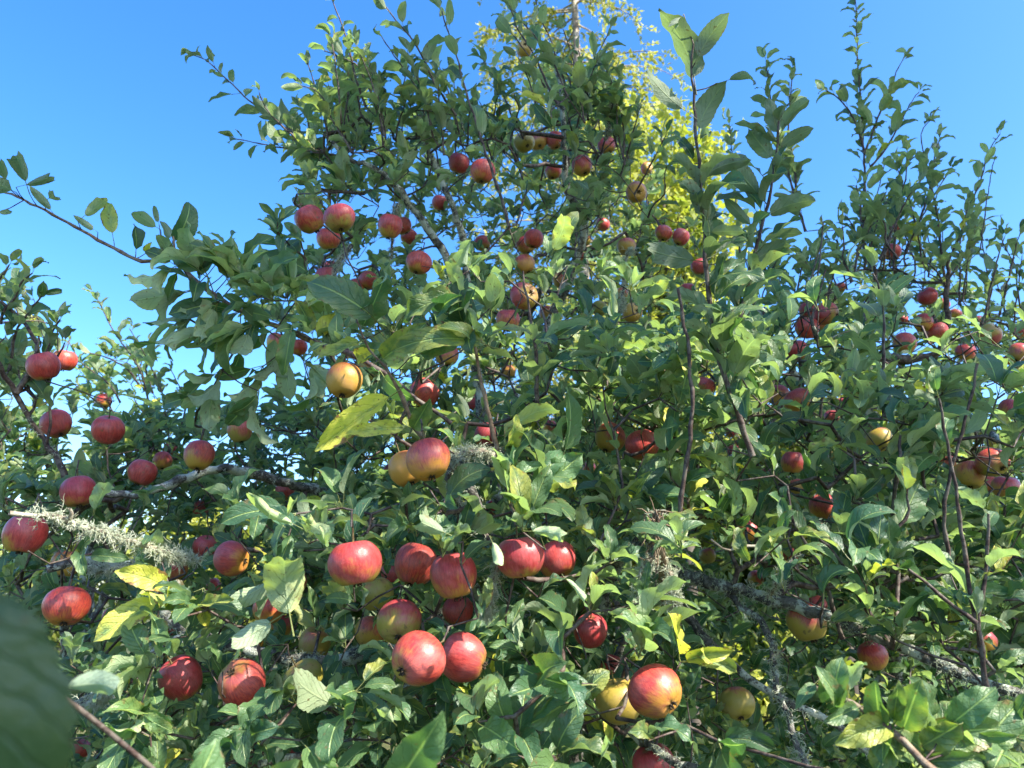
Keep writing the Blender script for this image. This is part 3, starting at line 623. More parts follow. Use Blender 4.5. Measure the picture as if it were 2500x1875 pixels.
limb(2, [b + [.1, -.1, 1.2], at2(100,980,2.8), at2(20,900,2.7)], 0.02, 0.008, 0.3)

# ---- shoots
S2 = shoot(0, [(700,748,1.36),(640,722,1.38),(560,690,1.40),(480,648,1.42),(430,612,1.42),(395,578,1.42),(372,556,1.43),(307,563,1.43),(246,536,1.45),(177,498,1.46),(113,464,1.47),(51,432,1.48),(0,408,1.5),(-50,380,1.5)], 0.0055, 0.0016, leaves=False, mat=M_BROWN)
S2b = shoot(0, [(395,578,1.42),(378,545,1.40),(374,510,1.40)], 0.0025, 0.0015, leaves=False, mat=M_BROWN, attach=False)
q = lambda x, y: (x * .3413, y * .3413)
for bb, tt, tn, un, w in [((170,1180),(95,975),gg(),True,1.0),((150,1170),(355,1105),gg(),True,.7),((330,1340),(200,1190),gg(),True,.9),((300,1262),(350,1245),gg(),True,.8),((530,1370),(685,1255),(.8,.25,.6),True,1.0),((590,1450),(468,1365),gg(),True,.9),
        ((715,1495),(680,1285),(.9,.5,.6),True,1.0),((858,1565),(850,1390),(.2,.0,.35),False,1.35),((980,1430),(815,1320),(.6,.1,.6),True,.9),((1000,1395),(970,1285),gg(),True,.8),((1095,1510),(1218,1245),(.4,0,.5),False,1.05),((1075,1500),(1015,1400),gg(),True,1.0),
        ((1090,1640),(995,1480),(.5,.1,.6),True,1.0),((1065,1655),(895,1570),(.3,.15,.3),False,1.15),((930,1590),(960,1535),(.9,.95,.8),False,1.1),((45,1160),(-10,1020),gg(),True,1.1),((75,1205),(-30,1160),gg(),True,1.0),((0,1345),(92,1337),gg(),True,.9),((1420,1650),(1210,1518),(.5,.1,.4),True,.8),((1490,1640),(1455,1490),(.4,.2,.4),True,1.0),((1330,1650),(1130,1610),gg(),False,.7)]:
    hero(0, q(*bb), q(*tt), 1.44, 1.42 + RNG.uniform(-.04, .04), tn, un, w, shoot_id=S2, roll=RNG.uniform(-.3, .3))
# leaves hanging from the long left branch
for x, y, n, ax in [(470,655,4,(-.6,-.7,.2)),(520,672,4,(-.7,-.5,.3)),(545,700,5,(-.6,-.7,.35)),(600,705,5,(-.3,-.8,.4)),(640,715,4,(.1,-.9,.3)),(590,650,7,(-.1,.5,.6)),(640,650,7,(0,.7,.5)),(700,690,6,(.1,.6,.6)),(560,640,5,(-.4,.5,.4)),(520,750,4,(-.8,-.5,.2)),(610,760,3,(-.2,-1,.2)),(570,790,4,(-.6,-.8,.2)),(460,720,3,(-.8,-.5,.1)),(420,625,4,(-.6,-.5,.2)),(440,665,4,(-.7,-.6,.2)),(410,690,3,(-.5,-.8,.2)),(480,800,4,(-.7,-.7,.2)),(460,840,4,(-.5,-.8,.2)),(560,845,4,(-.2,-.9,.3)),(500,620,5,(-.3,.7,.4)),(450,600,4,(-.5,.6,.4)),(540,610,5,(0,.8,.4)),(390,570,3,(-.4,-.7,.3)),(660,780,4,(.2,-.9,.2))]:
    a = RGT * ax[0] + UPV * ax[1] - FWD * ax[2]
    rosette(0, at2(x, y, 1.38 + RNG.uniform(-.04, .08)), a, n, 0.085, (0.15, .85), S2, lambda: (RNG.uniform(.3, .9), RNG.uniform(0, .2), RNG.uniform(.5, .95)))
for x, y in [(430,612),(480,648),(525,672),(560,690),(600,705),(640,722),(680,738),(730,755),(770,770),(820,800)]:
    rosette(0, at2(x, y, 1.37 if x < 720 else 1.25), -FWD * .7 + UPV * RNG.uniform(-.5, .7) + RGT * RNG.uniform(-.4, .2), 4, .072, (.5, 1.3), -1, None, attach=False)
hero(0, (628,720), (612,812), 1.30, 1.27, (.8,.1,.8), False, 1.05)
# the broad front shoot against the sky
S11 = shoot(0, [(1625,985,1.12),(1585,870,1.12),(1556,780,1.12),(1530,640,1.12),(1521,500,1.12),(1508,350,1.12),(1499,230,1.12),(1494,150,1.12),(1498,95,1.12)], 0.0046, 0.0016, L=0.078, gap=0.032, start=0.03, leaves=False)
c = lambda x, y: (1460 + x * .3413, y * .3413)
for bb, tt, un, w, rl in [((165,330),(348,48),True,.85,.3),((85,490),(-118,22),True,.68,-.4),((75,700),(-180,455),True,.72,.4),((170,800),(322,495),True,.9,.3),((310,530),(525,537),True,.75,.5),((95,1000),(-10,845),False,.8,.3),((220,1110),(508,985),True,.8,.35),((165,1345),(118,1175),True,1.1,.1),((160,1340),(268,1178),True,.7,.6),((205,1475),(425,1468),True,.95,.5),((105,1215),(66,1105),True,.7,.3),((150,900),(215,850),True,.6,.6),((100,1640),(-260,1560),True,.85,.3),((40,100),(0,150),True,.4,.2)]:
    hero(0, c(*bb), c(*tt), 1.11, 1.07 + RNG.uniform(-.03, .05), (RNG.uniform(0,.25), 0, RNG.uniform(0,.2)), un, w, shoot_id=S11, roll=rl)
for x, y, n in [(1516,430,3),(1520,500,3),(1524,560,4),(1530,620,5),(1536,670,5),(1545,720,6),(1556,780,6),(1575,840,6),(1590,890,5)]:
    rosette(0, at2(x, y, 1.12), UPV * .8 + RGT * RNG.uniform(-.3, .7) - FWD * .3, n, 0.085, (.5, 1.35), S11, gg, attach=False, wid=.85)
for x, y, n in [(1680,300,2),(1665,400,2),(1650,470,3),(1630,550,4),(1615,620,5),(1600,690,5)]: rosette(0, at2(x, y, 1.2), UPV * .8 + RGT * RNG.uniform(-.6, .6) - FWD * .2, n, .075, (.5, 1.2), -1, gg, attach=False, wid=.85)
S12 = shoot(0, [(1590,740,1.2),(1610,640,1.2),(1624,567,1.2),(1644,491,1.2),(1665,410,1.2),(1680,307,1.2),(1682,262,1.2)], 0.0036, 0.0014, leaves=False)
for bb, tt, rl in [((590,980),(430,775),.1),((690,920),(892,790),.3),((600,1160),(716,925),0),((540,1250),(375,1058),.1),((610,1370),(908,1254),.35),((490,1440),(316,1258),.1),((530,1650),(762,1525),.3),((640,830),(590,600),.2),((650,840),(720,640),.4),((640,900),(560,800),.2),((545,1440),(500,1500),.2)]:
    hero(0, c(*bb), c(*tt), 1.2, 1.17 + RNG.uniform(-.03, .04), (RNG.uniform(0,.3), 0, RNG.uniform(0,.25)), True, .95, shoot_id=S12, roll=rl)
# shoots of the upper crown
shoot(0, [(700,330,2.1),(640,290,2.15),(590,262,2.2),(545,222,2.2),(500,180,2.2),(445,130,2.2),(412,118,2.2)], 0.0035, 0.0012, 0.074, 0.018, 0.0, tint=gg)
shoot(0, [(690,330,2.1),(620,318,2.15),(560,310,2.15),(510,300,2.15)], 0.003, 0.0012, 0.075, 0.018, 0, tint=gg)
shoot(0, [(640,300,2.1),(600,262,2.1),(575,235,2.1),(560,200,2.1)], 0.003, 0.0012, 0.055, 0.024, 0, tint=gg)
shoot(0, [(790,230,2.0),(760,150,2.0),(738,70,2.0),(722,15,2.0),(710,-25,2.0)], 0.0034, 0.0013, 0.07, 0.034, 0.05)
shoot(0, [(820,260,2.0),(800,190,2.0),(770,140,2.0),(700,110,2.0)], 0.0034, 0.0013, 0.07, 0.022, 0.05)
shoot(0, [(760,330,1.95),(720,260,1.95),(690,200,1.95),(650,185,1.95)], 0.0034, 0.0013, 0.085, 0.022, 0.05)
shoot(0, [(1100,490,1.75),(1078,410,1.75),(1040,300,1.75),(1003,190,1.75),(985,120,1.75),(965,60,1.75),(955,25,1.75)], 0.0042, 0.0015, 0.078, 0.027, 0.1)
shoot(0, [(985,250,1.95),(940,180,1.95),(900,100,1.95),(860,50,1.95),(825,0,1.95),(810,-30,1.95)], 0.0035, 0.0013, 0.065, 0.026, 0.05)
shoot(0, [(930,240,2.0),(880,160,2.0),(860,130,2.0),(825,80,2.0)], 0.003, 0.0013, 0.065, 0.03, 0.1)
shoot(0, [(1190,200,2.1),(1150,110,2.1),(1118,60,2.1),(1100,10,2.1),(1090,-30,2.1)], 0.0036, 0.0013, 0.075, 0.026, 0.05)
shoot(0, [(1220,180,2.1),(1190,90,2.1),(1172,50,2.1),(1155,-5,2.1)], 0.003, 0.0013, 0.06, 0.045, 0.05)
for a in [(1240,300,1290,130),(1300,330,1340,170),(1270,260,1250,110),(1340,380,1380,240),(1370,420,1440,290),(1090,330,1080,210),(1130,300,1110,200),(900,300,880,210),(1010,330,1020,220),(850,300,830,190),(1400,470,1440,360),(1330,300,1330,210),(1060,300,1075,190),(660,560,600,500),(740,520,690,430),(560,610,490,540),(600,590,600,480),(680,620,650,520)]:
    dd = 2.05 if a[1] < 480 else 1.6
    shoot(0, [(a[0], a[1], dd + .1), ((a[0]+a[2])/2 + RNG.uniform(-8, 8), (a[1]+a[3])/2, dd + .04), (a[2], a[3], dd)], 0.003, 0.0013, 0.072, 0.02, 0.0)
# right tree: upright shoots
for pts, L, gp in [([(1862,520,2.5),(1868,400,2.55),(1862,260,2.6),(1853,130,2.6),(1850,40,2.6),(1847,-20,2.6)],0.075,0.024),
        ([(1868,330,2.55),(1845,260,2.55),(1815,215,2.55),(1785,195,2.55)],0.07,0.024),([(1868,330,2.6),(1900,250,2.6),(1930,170,2.6),(1950,130,2.6)],0.075,0.024),
        ([(1880,360,2.6),(1930,300,2.6),(1970,220,2.6),(1985,200,2.6)],0.07,0.026),([(2045,640,2.6),(2025,480,2.6),(2005,370,2.6),(1990,290,2.6),(2010,260,2.6)],0.08,0.023),
        ([(2050,560,2.6),(2085,480,2.6),(2115,400,2.6),(2135,330,2.6),(2160,290,2.6)],0.07,0.034),([(1990,470,2.6),(2010,400,2.6),(2020,330,2.6),(2030,300,2.6)],0.075,0.025),
        ([(1900,560,2.3),(1930,480,2.3),(1950,400,2.3),(1960,330,2.3)],0.08,0.024),([(1740,500,2.5),(1710,400,2.5),(1685,300,2.5),(1662,200,2.5),(1655,130,2.5)],0.075,0.025),
        ([(1720,420,2.5),(1716,320,2.5),(1708,230,2.5),(1712,150,2.5)],0.075,0.027),([(1600,560,2.8),(1590,430,3.0),(1580,330,3.1),(1575,260,3.1)],0.065,0.024),([(1860,480,2.5),(1852,430,2.5),(1850,400,2.5)],.06,.03),
        ([(2050,600,2.5),(2080,560,2.5),(2100,500,2.5),(2115,440,2.5)],0.08,0.024),([(2160,680,2.5),(2175,610,2.5),(2190,550,2.5),(2205,500,2.5)],0.06,0.04),([(2120,700,2.5),(2140,640,2.5),(2150,590,2.5)],0.07,0.028),([(1940,560,2.2),(1910,500,2.2),(1890,450,2.2)],0.085,0.024),([(1840,610,2.1),(1825,560,2.1),(1820,490,2.1)],0.08,0.03),([(1740,640,2.4),(1750,560,2.4),(1770,520,2.4)],0.075,0.03),([(1660,640,2.5),(1650,560,2.5),(1640,500,2.5)],0.075,0.03)]:
    shoot(1, pts, 0.0042, 0.0014, L * RNG.uniform(1.0, 1.25), gp * RNG.uniform(.6, .85), 0.02, wid=.95)
for i in range(42):
    x = RNG.uniform(1640, 2230); y = np.interp(x, [1640, 1800, 1850, 1960, 2100, 2230], [640, 630, 560, 540, 640, 680]) + RNG.uniform(0, 40); hgt = RNG.uniform(60, 190) * (1.25 if 1840 < x < 2080 else 1); ln = RNG.normal(0, .22); dd = RNG.uniform(2.2, 2.9)
    shoot(1, [(x, y, dd), (x + ln * hgt * .4, y - hgt * .5, dd), (x + ln * hgt * 1.1, y - hgt, dd)], 0.003, 0.0013, RNG.uniform(.06, .082), RNG.uniform(.014, .024), RNG.uniform(0, .3))
for i in range(34):
    x = RNG.uniform(660, 1400); y = np.interp(x, [660, 760, 850, 950, 1100, 1180, 1300, 1400], [330, 230, 270, 300, 290, 180, 220, 380]) + RNG.uniform(0, 60); hgt = RNG.uniform(80, 200); ln = RNG.normal(-.2, .22); dd = RNG.uniform(1.9, 2.3)
    shoot(0, [(x, y, dd), (x + ln * hgt * .4, y - hgt * .5, dd), (x + ln * hgt * 1.1, y - hgt, dd)], 0.003, 0.0013, RNG.uniform(.06, .088), RNG.uniform(.014, .022), RNG.uniform(0, .2))
shoot(1, [(2118,540,2.3),(2132,430,2.3),(2150,335,2.3)], 0.002, 0.001, leaves=False)
shoot(1, [(1762,660,1.8),(1768,590,1.8),(1779,478,1.8)], 0.0024, 0.0016, leaves=False)
shoot(1, [(1772,900,1.9),(1775,800,1.9),(1752,700,1.85),(1745,640,1.85),(1775,520,1.85)], 0.004, 0.0015, 0.075, 0.05, 0.1)
shoot(1, [(1770,740,1.78),(1755,690,1.78),(1768,640,1.78),(1785,580,1.78)], 0.0035, 0.0016, leaves=False)
shoot(1, [(1757,705,1.74),(1780,738,1.74),(1812,722,1.74),(1835,715,1.74)], 0.0028, 0.0014, leaves=False, mat=M_PALE)
# bare and leafy upright shoots of the right front
shoot(0, [(1462,1160,1.08),(1480,1020,1.08),(1494,900,1.08),(1488,760,1.08),(1470,665,1.08),(1464,622,1.08)], 0.0034, 0.0022, leaves=False)
shoot(0, [(2052,1240,1.12),(2040,1110,1.12),(2070,960,1.12),(2096,860,1.12),(2111,785,1.12)], 0.003, 0.0018, leaves=False)
shoot(0, [(2132,1490,.92),(2115,1370,.92),(2090,1240,.92),(2075,1120,.92),(2055,990,.92),(2028,860,.92)], 0.0034, 0.0014, L=.07, gap=.06, start=.05)
shoot(0, [(2118,1400,.92),(2108,1330,.92),(2128,1250,.92),(2138,1180,.92),(2135,1110,.92)], 0.003, 0.0014, L=.075, gap=.04, start=.2)
shoot(0, [(2108,1345,.9),(2060,1310,.9),(2005,1262,.9),(1962,1230,.9)], 0.003, 0.0018, leaves=False)
shoot(0, [(1820,1380,1.12),(1790,1290,1.12),(1730,1160,1.12),(1690,1070,1.12)], 0.0035, 0.0015, L=.07, gap=.05, start=.3)
shoot(0, [(1925,1400,1.1),(1880,1320,1.1),(1810,1210,1.1),(1770,1165,1.1)], 0.004, 0.0018, L=.065, gap=.09, start=.1)
shoot(0, [(1672,1200,1.2),(1640,1180,1.2),(1560,1185,1.18),(1535,1165,1.18)], 0.0028, 0.0016, leaves=False, mat=M_PALE)
shoot(0, [(1910,900,1.35),(1908,790,1.35),(1908,690,1.35),(1895,610,1.35),(1885,590,1.35)], 0.0035, 0.0014, L=.085, gap=.032, start=.1)
shoot(0, [(1950,1000,1.3),(2030,960,1.3),(2100,900,1.3),(2170,850,1.3)], 0.003, 0.0014, L=.08, gap=.03, start=.2)
shoot(0, [(1930,1110,1.15),(1940,1010,1.15),(1945,940,1.15)], 0.0035, 0.0018, L=.10, gap=.02, start=.4)
shoot(0, [(1930,1200,1.1),(1950,1120,1.1),(1960,1050,1.1)], 0.003, 0.0014, L=.08, gap=.022, start=.2)
# middle shoots
S24 = shoot(0, [(1080,1020,1.04),(1072,960,1.04),(1052,880,1.04),(1035,800,1.04),(1025,740,1.05),(1012,705,1.06)], 0.0042, 0.0018, leaves=False, mat=M_BROWN)
for x, y, n, ax in [(1020,725,6,(-.5,.5,.5)),(1030,760,5,(.5,.4,.5)),(1000,700,5,(.3,.9,.3)),(1075,965,4,(.7,.6,.4)),(985,690,5,(-.7,.2,.5))]:
    rosette(0, at2(x, y, 1.05), RGT * ax[0] + UPV * ax[1] - FWD * ax[2], n, .068, (.3, 1.3), S24, None, attach=False)
for bb, tt, tn, un, w, rl in [((1030,752),(820,745),(.7,.35,.5),False,.6,.8),((985,665),(840,690),(.6,.2,.5),False,.7,.7),((1000,640),(970,560),(.9,.3,.7),True,1.0,0),((1060,650),(1070,580),(.9,.2,.7),True,1.05,0),((1010,740),(940,700),(.7,.25,.5),False,.9,.5),((1095,960),(1115,895),(.95,.5,.8),False,1.15,.3),((1110,930),(1215,880),(.9,.35,.7),True,.7,.5),((1120,990),(1145,900),(.8,.4,.8),True,.7,.3)]:
    hero(0, bb, tt, 1.03, 1.0, tn, un, w, shoot_id=S24, roll=rl)
S25 = shoot(0, [(700,748,1.30),(760,765,1.28),(850,820,1.25),(900,862,1.24),(975,915,1.24)], 0.005, 0.003, leaves=False, mat=M_SHOOT)
S25b = shoot(0, [(915,945,1.12),(890,920,1.12),(870,860,1.12),(845,810,1.12),(815,775,1.12),(785,730,1.12),(770,690,1.12)], 0.0038, 0.0012, leaves=False, mat=M_BROWN)
for bb, tt, tn, un, w, rl in [((785,735),(690,775),(.9,.45,.65),False,.85,.4),((835,862),(678,975),(1,.9,.8),False,.66,.4),((890,930),(925,870),(.7,.2,.6),False,1.2,0),((880,925),(755,935),(1,.7,.8),False,.6,.2),((850,900),(840,865),(1,.7,.8),True,.7,0),((785,700),(835,590),(.4,.1,.5),False,.85,.4),((770,690),(772,655),(1,.5,.8),True,.5,0),((800,690),(655,600),(.4,.1,.5),False,.85,.2),((910,760),(1020,700),(.5,.2,.6),False,.8,.4),((830,770),(920,700),(.8,.4,.7),False,.9,.2)]:
    hero(0, bb, tt, 1.1, 1.06, tn, un, w, shoot_id=S25b, roll=rl)
S26 = shoot(0, [(1160,910,1.2),(1160,800,1.2),(1155,740,1.2),(1148,690,1.2),(1135,620,1.2),(1130,585,1.2)], 0.004, 0.0015, leaves=False)
for x, y, n in [(1158,830,6),(1155,760,7),(1148,700,7)]:
    rosette(0, at2(x, y, 1.2), UPV * .7 - FWD * .4 + RGT * RNG.uniform(-.3, .3), n, .088, (.6, 1.4), S26, None, attach=False)
for x, y, d, n, L, ax in [(1180,570,1.5,7,.095,(.2,.9,.3)),(1225,575,1.45,3,.10,(.9,.2,.4)),(850,400,1.9,6,.09,(.3,.8,.4)),(745,415,1.95,6,.085,(-.3,.7,.4)),(1060,700,1.3,7,.08,(0,.8,.5)),(1100,1090,1.0,9,.085,(0,.9,.4)),(960,1110,1.05,6,.075,(-.1,.8,.5)),(1210,1010,1.15,7,.09,(.1,.9,.4)),(1150,1080,1.05,5,.09,(.6,.7,.4)),(930,1060,1.02,3,.08,(.1,.8,.5))]:
    rosette(0, at2(x, y, d), RGT * ax[0] + UPV * ax[1] - FWD * ax[2], n, L, (.2, 1.15))
# lower rosettes in front
for x, y, d, n, L, ax, tf in [(1215,1380,.95,8,.085,(0,.9,.4),None),(1380,1420,.92,8,.085,(-.1,.9,.5),lg),(1370,1400,.95,5,.085,(.5,.7,.3),None),(1030,1560,.84,8,.075,(.1,.9,.4),None),(820,1600,.9,8,.07,(-.2,.6,.6),None),(1290,1480,.86,6,.085,(-.3,-.3,.8),None),(1200,1470,.85,6,.09,(.3,.3,.8),None),(640,1520,.95,6,.075,(-.3,.5,.7),None),(330,1440,.95,6,.07,(-.4,.5,.6),lg),(300,1540,.9,6,.06,(.3,-.3,.8),lg),(370,1280,1.02,7,.075,(0,-.2,.9),yl),(440,1270,1.05,6,.06,(.2,-.5,.7),None),(600,1250,1.0,6,.08,(-.2,-.8,.4),None),(60,1190,1.0,5,.05,(.2,.5,.8),lg),(180,1200,1.1,5,.06,(.3,.3,.8),lg),(640,1110,1.02,6,.075,(-.2,.4,.7),None),(880,1130,1.05,6,.075,(-.2,.6,.6),None),(1000,1170,.98,5,.07,(.2,.5,.6),None),(1130,1150,.95,5,.07,(0,.8,.5),None),(760,1540,.88,6,.075,(-.3,.4,.8),None),(1120,1600,.85,7,.08,(0,.6,.7),None),(1200,1640,.82,6,.085,(.3,.3,.8),None),(560,1590,.86,7,.07,(.2,.3,.8),None),(480,1500,.95,5,.07,(.4,.4,.6),None),(1470,1430,.95,5,.075,(.5,.2,.7),yl),(1550,1600,.85,5,.07,(.2,-.2,.8),None),(1400,1600,.82,6,.07,(0,.6,.7),None),(650,1600,.85,5,.07,(0,-.5,.8),None)]:
    rosette(0, at2(x, y, d), RGT * ax[0] + UPV * ax[1] - FWD * ax[2], n, L, (.25, 1.25), -1, tf)
# big lower right sprig
S39 = shoot(0, [(2060,1700,.66),(1990,1640,.68),(1915,1570,.70),(1840,1520,.72),(1750,1480,.74)], 0.004, 0.002, leaves=False, mat=M_BROWN)
for bb, tt, tn, un, w, rl in [((1790,1500),(1758,1430),lg(),False,.9,.2),((1800,1500),(1820,1410),lg(),False,1.1,0),((1835,1508),(1870,1425),(.6,.1,.9),True,.8,.3),((1900,1560),(1890,1470),(.6,.1,.6),False,1.0,0),((1950,1580),(1985,1480),(.8,.25,.7),False,1.15,0),((1995,1610),(2080,1560),(.8,.3,.7),False,1.2,.1),((2060,1560),(2160,1480),(.7,0,.8),False,1.05,.1),((1915,1570),(1805,1605),(.8,.5,.6),False,1.0,.1),((1990,1640),(1900,1600),(.7,.25,.6),False,1.1,.1),((2010,1645),(2150,1640),(.7,.1,.6),False,1.1,.1),((2110,1590),(2200,1590),(.7,.1,.7),False,.9,.2),((1940,1600),(1880,1680),(.6,.3,.5),False,1.1,.1),((1850,1530),(1780,1560),(.5,.1,.6),False,.9,.1),((2030,1670),(2100,1720),(.8,.2,.7),False,1.0,.1),((1760,1480),(1720,1530),(.6,.1,.6),False,.8,.1),((1930,1560),(1940,1480),(.7,.15,.6),False,1.1,0)]:
    hero(0, bb, tt, .71, .69, tn, un, w, shoot_id=S39, roll=rl)
for x, y in [(1960,1600),(2020,1640),(2090,1650),(2160,1640)]:
    rosette(0, at2(x, y, .74), UPV * .6 - FWD * .6, 6, .065, (.4, 1.3), S39, lg, attach=False)
# pale backs of curled leaves
for bb, tt, db, tn, w in [((600,1125),(530,1060),1.0,(1,.2,1),.6),((620,1120),(640,1075),1.0,(1,.3,1),.6),((660,1130),(715,1175),.98,(1,.1,1),.7),((1150,1150),(1232,1165),.93,(1,.1,1),.75),((1062,1170),(1080,1225),.93,(1,0,1),.7),((1225,1255),(1275,1320),1.0,(1,0,1),.6),((630,1340),(612,1190),.96,(.8,.3,.6),1.0),((590,1340),(490,1400),.97,(.4,0,.7),1.15),((960,1150),(890,1120),1.0,(.5,0,.9),.9),((640,1135),(575,1100),.99,(1,.1,1),.55),((690,1150),(655,1110),.99,(1,.2,1),.6),((705,1180),(690,1140),.97,(1,.1,1),.7),((1300,1640),(1330,1590),.9,(1,0,1),.6),((850,1560),(820,1530),.92,(1,0,1),.6)]:
    hero(0, bb, tt, db - .13, db - .16, tn, True, w, roll=.15)
# near leaves at the bottom edge and the big one beside the lens
SN = shoot(0, [(1050,1980,.56),(960,1860,.55),(880,1760,.55),(840,1720,.55)], 0.003, 0.0015, leaves=False)
hero(0, (845,1715), (945,1560), .55, .52, (.75,.05,1.0), False, 1.25, shoot_id=SN)
hero(0, (800,1740), (700,1650), .56, .55, (.6,.05,.9), False, 1.2, shoot_id=SN)
SM = shoot(0, [(560,1960,.55),(500,1850,.54),(430,1760,.53)], 0.003, 0.0015, leaves=False)
hero(0, (410,1740), (472,1590), .53, .51, (.7,.0,1.0), False, 1.35, shoot_id=SM)
hero(0, (560,1790), (640,1640), .56, .54, (.7,.1,.9), False, 1.1, shoot_id=SM)
SL = shoot(0, [(-900,1500,.30),(-420,1420,.22),(-120,1250,.185),(-60,1180,.18)], 0.003, 0.0018, leaves=False)
hero(0, (-130,1255), (-25,1930), .175, .165, (.5,.05,.0), False, .9, tm=3, shoot_id=SL, roll=-.09)
hero(0, (-105,1260), (-68,850), .17, .16, (.4,.1,.3), False, .8, tm=3, shoot_id=SL, roll=-.12)
hero(0, (140,1490), (262,1485), .46, .45, (.2,0,1.0), True, .8, shoot_id=-1, roll=.3)
ATTACH[0].append(at2(120, 1492, .47))
# rear left tree, fine shoots
for pts in [[(330,900,2.9),(300,800,2.9),(250,720,2.9),(215,655,2.9),(200,630,2.9)],[(300,830,2.9),(270,790,2.9),(215,770,2.9),(180,760,2.9)],[(360,930,2.8),(350,850,2.8),(310,760,2.8),(280,710,2.8)],[(260,870,3.0),(230,820,3.0),(180,790,3.0),(150,740,3.0)],[(390,930,2.8),(400,870,2.8),(370,800,2.8)],[(330,850,3.0),(320,800,3.0),(330,740,3.0)],[(240,900,3.0),(190,850,3.0),(160,830,3.0)],[(680,860,2.9),(660,800,2.9),(650,760,2.9)],[(640,900,2.9),(620,840,2.9),(625,790,2.9)],[(60,900,2.9),(90,830,2.9),(110,770,2.9)],[(700,870,2.8),(690,810,2.8),(700,770,2.8)]]:
    shoot(2, pts, 0.004, 0.0015, 0.072, 0.022, 0.0)
for pts in [[(20,800,1.6),(30,740,1.6),(50,690,1.6),(90,640,1.6)],[(60,840,1.6),(90,770,1.6),(110,720,1.6),(130,690,1.6)],[(0,700,1.6),(20,650,1.6),(50,610,1.6),(70,590,1.6)],[(-20,640,1.6),(-5,600,1.6),(20,572,1.6)],[(90,820,1.6),(120,770,1.6),(140,740,1.6)],[(10,820,1.6),(-10,760,1.6),(10,730,1.6)],[(100,960,1.6),(110,900,1.6),(100,830,1.6)],[(60,900,1.6),(70,860,1.6),(40,800,1.6)]]:
    shoot(0, pts, 0.0035, 0.0014, 0.07, 0.02, 0.0)

# ---- crown filling: spur rosettes through the depth of each crown
MAIN = [(-40,1010),(60,970),(130,1010),(200,1000),(260,940),(330,890),(400,860),(430,890),(500,880),(560,850),(640,880),(700,870),(700,790),(640,730),(560,690),(490,640),(500,610),(580,570),(660,560),(710,520),(660,470),(640,420),(660,390),(600,340),(630,280),(670,230),(710,200),(720,160),(760,150),(810,190),(860,230),(900,270),(950,270),(1000,250),(1040,290),(1100,270),(1130,210),(1160,140),(1190,120),(1250,160),(1320,190),(1350,260),(1390,330),(1430,420),(1490,480),(1560,530),(1620,590),(1700,620),(1790,630),(1840,580),(1850,500),(1900,470),(1960,510),(2040,570),(2100,630),(2150,680),(2260,660),(2260,1720),(-40,1720)]
THIN = [([(1440,390),(1560,450),(1730,540),(1730,670),(1600,700),(1480,640),(1430,520)],.16),([(1520,1170),(1760,1150),(2000,1400),(2020,1540),(1500,1600)],.7),([(60,1160),(330,1160),(340,1440),(140,1460)],.35),([(620,740),(730,730),(720,860),(640,870)],.1),([(830,500),(1000,500),(980,640),(850,640)],.6),([(120,880),(200,880),(200,1040),(120,1040)],.3),([(480,980),(700,980),(700,1060),(480,1060)],.6),([(640,560),(860,560),(820,620),(640,640)],.5)]
def fill(n, poly, off, tree=None, Lr=(.052,.088), deep=1.0, nleaf=(4,8)):
    k = 0; tries = 0
    xs = [p[0] for p in poly]; ys = [p[1] for p in poly]
    while k < n and tries < n * 60:
        tries += 1
        x = RNG.uniform(min(xs), max(xs)); y = RNG.uniform(min(ys), max(ys))
        if not inpoly(x, y, poly): continue
        th = 1.0
        for pl, f in THIN:
            if inpoly(x, y, pl): th = min(th, f)
        if RNG.random() > th: continue
        d0 = front(x * 1.1302, y * 1.1302)
        u = RNG.random() ** 1.15
        d = d0 * 0.97 + off + u * deep
        if RNG.random() > (d / 3.2) ** 2 * (1.0 if d < 2.6 else .8) + .12: continue
        p = at2(x, y, d)
        if p[2] < 0.55: continue
        X = x * 1.1302
        tr = tree
        if tr is None: tr = 1 if (X > 1880 + RNG.normal(0, 60) and d > 1.6) or (X > 1650 and d > 2.45) else 2 if (X < 520 and d > 2.35) else 0
        cen = TREE_BASE[tr] + np.array([0, 0, 1.35])
        ax = nrm(p - cen) * 0.8 + np.array([0, -0.25, 0.55]) + jit(0.35)
        rosette(tr, p, ax, int(RNG.integers(*nleaf)), RNG.uniform(*Lr), (.3, 1.35), wid=.9); k += 1
fill(3600, MAIN, 0.02, deep=0.95, nleaf=(5,9), Lr=(.045,.074))
fill(420, [(x, y) for x, y in [(-40,1080),(700,1000),(1100,900),(2260,900),(2260,1720),(-40,1720)]], 0.0, 0, deep=.5, nleaf=(5,9), Lr=(.045,.072))
fill(620, [(-40,1000),(700,960),(1300,860),(2260,860),(2260,1720),(-40,1720)], 0.65, None, deep=.9, nleaf=(6,10), Lr=(.06,.085))
def fill_near(n, poly, d0, d1, Lr, tint=None):
    k = 0; xs = [p[0] for p in poly]; ys = [p[1] for p in poly]
    while k < n:
        x = RNG.uniform(min(xs), max(xs)); y = RNG.uniform(min(ys), max(ys))
        if not inpoly(x, y, poly): continue
        if any(inpoly(x, y, pl) and RNG.random() > f for pl, f in THIN): k += .5; continue
        p = at2(x, y, RNG.uniform(d0, d1))
        rosette(0, p, np.array([RNG.normal(0, .4), -.35, .75]) + jit(.2), int(RNG.integers(4, 8)), RNG.uniform(*Lr), (.3, 1.3), -1, tint, wid=.86); k += 1
fill_near(460, [(1250,760),(1480,720),(1620,760),(1800,820),(2240,820),(2240,1450),(1950,1330),(1700,1240),(1330,1150)], 1.15, 1.75, (.055,.084))
fill_near(170, [(700,600),(1000,560),(1300,560),(1480,720),(1480,1100),(900,1120),(700,900)], 1.3, 1.75, (.052,.078))
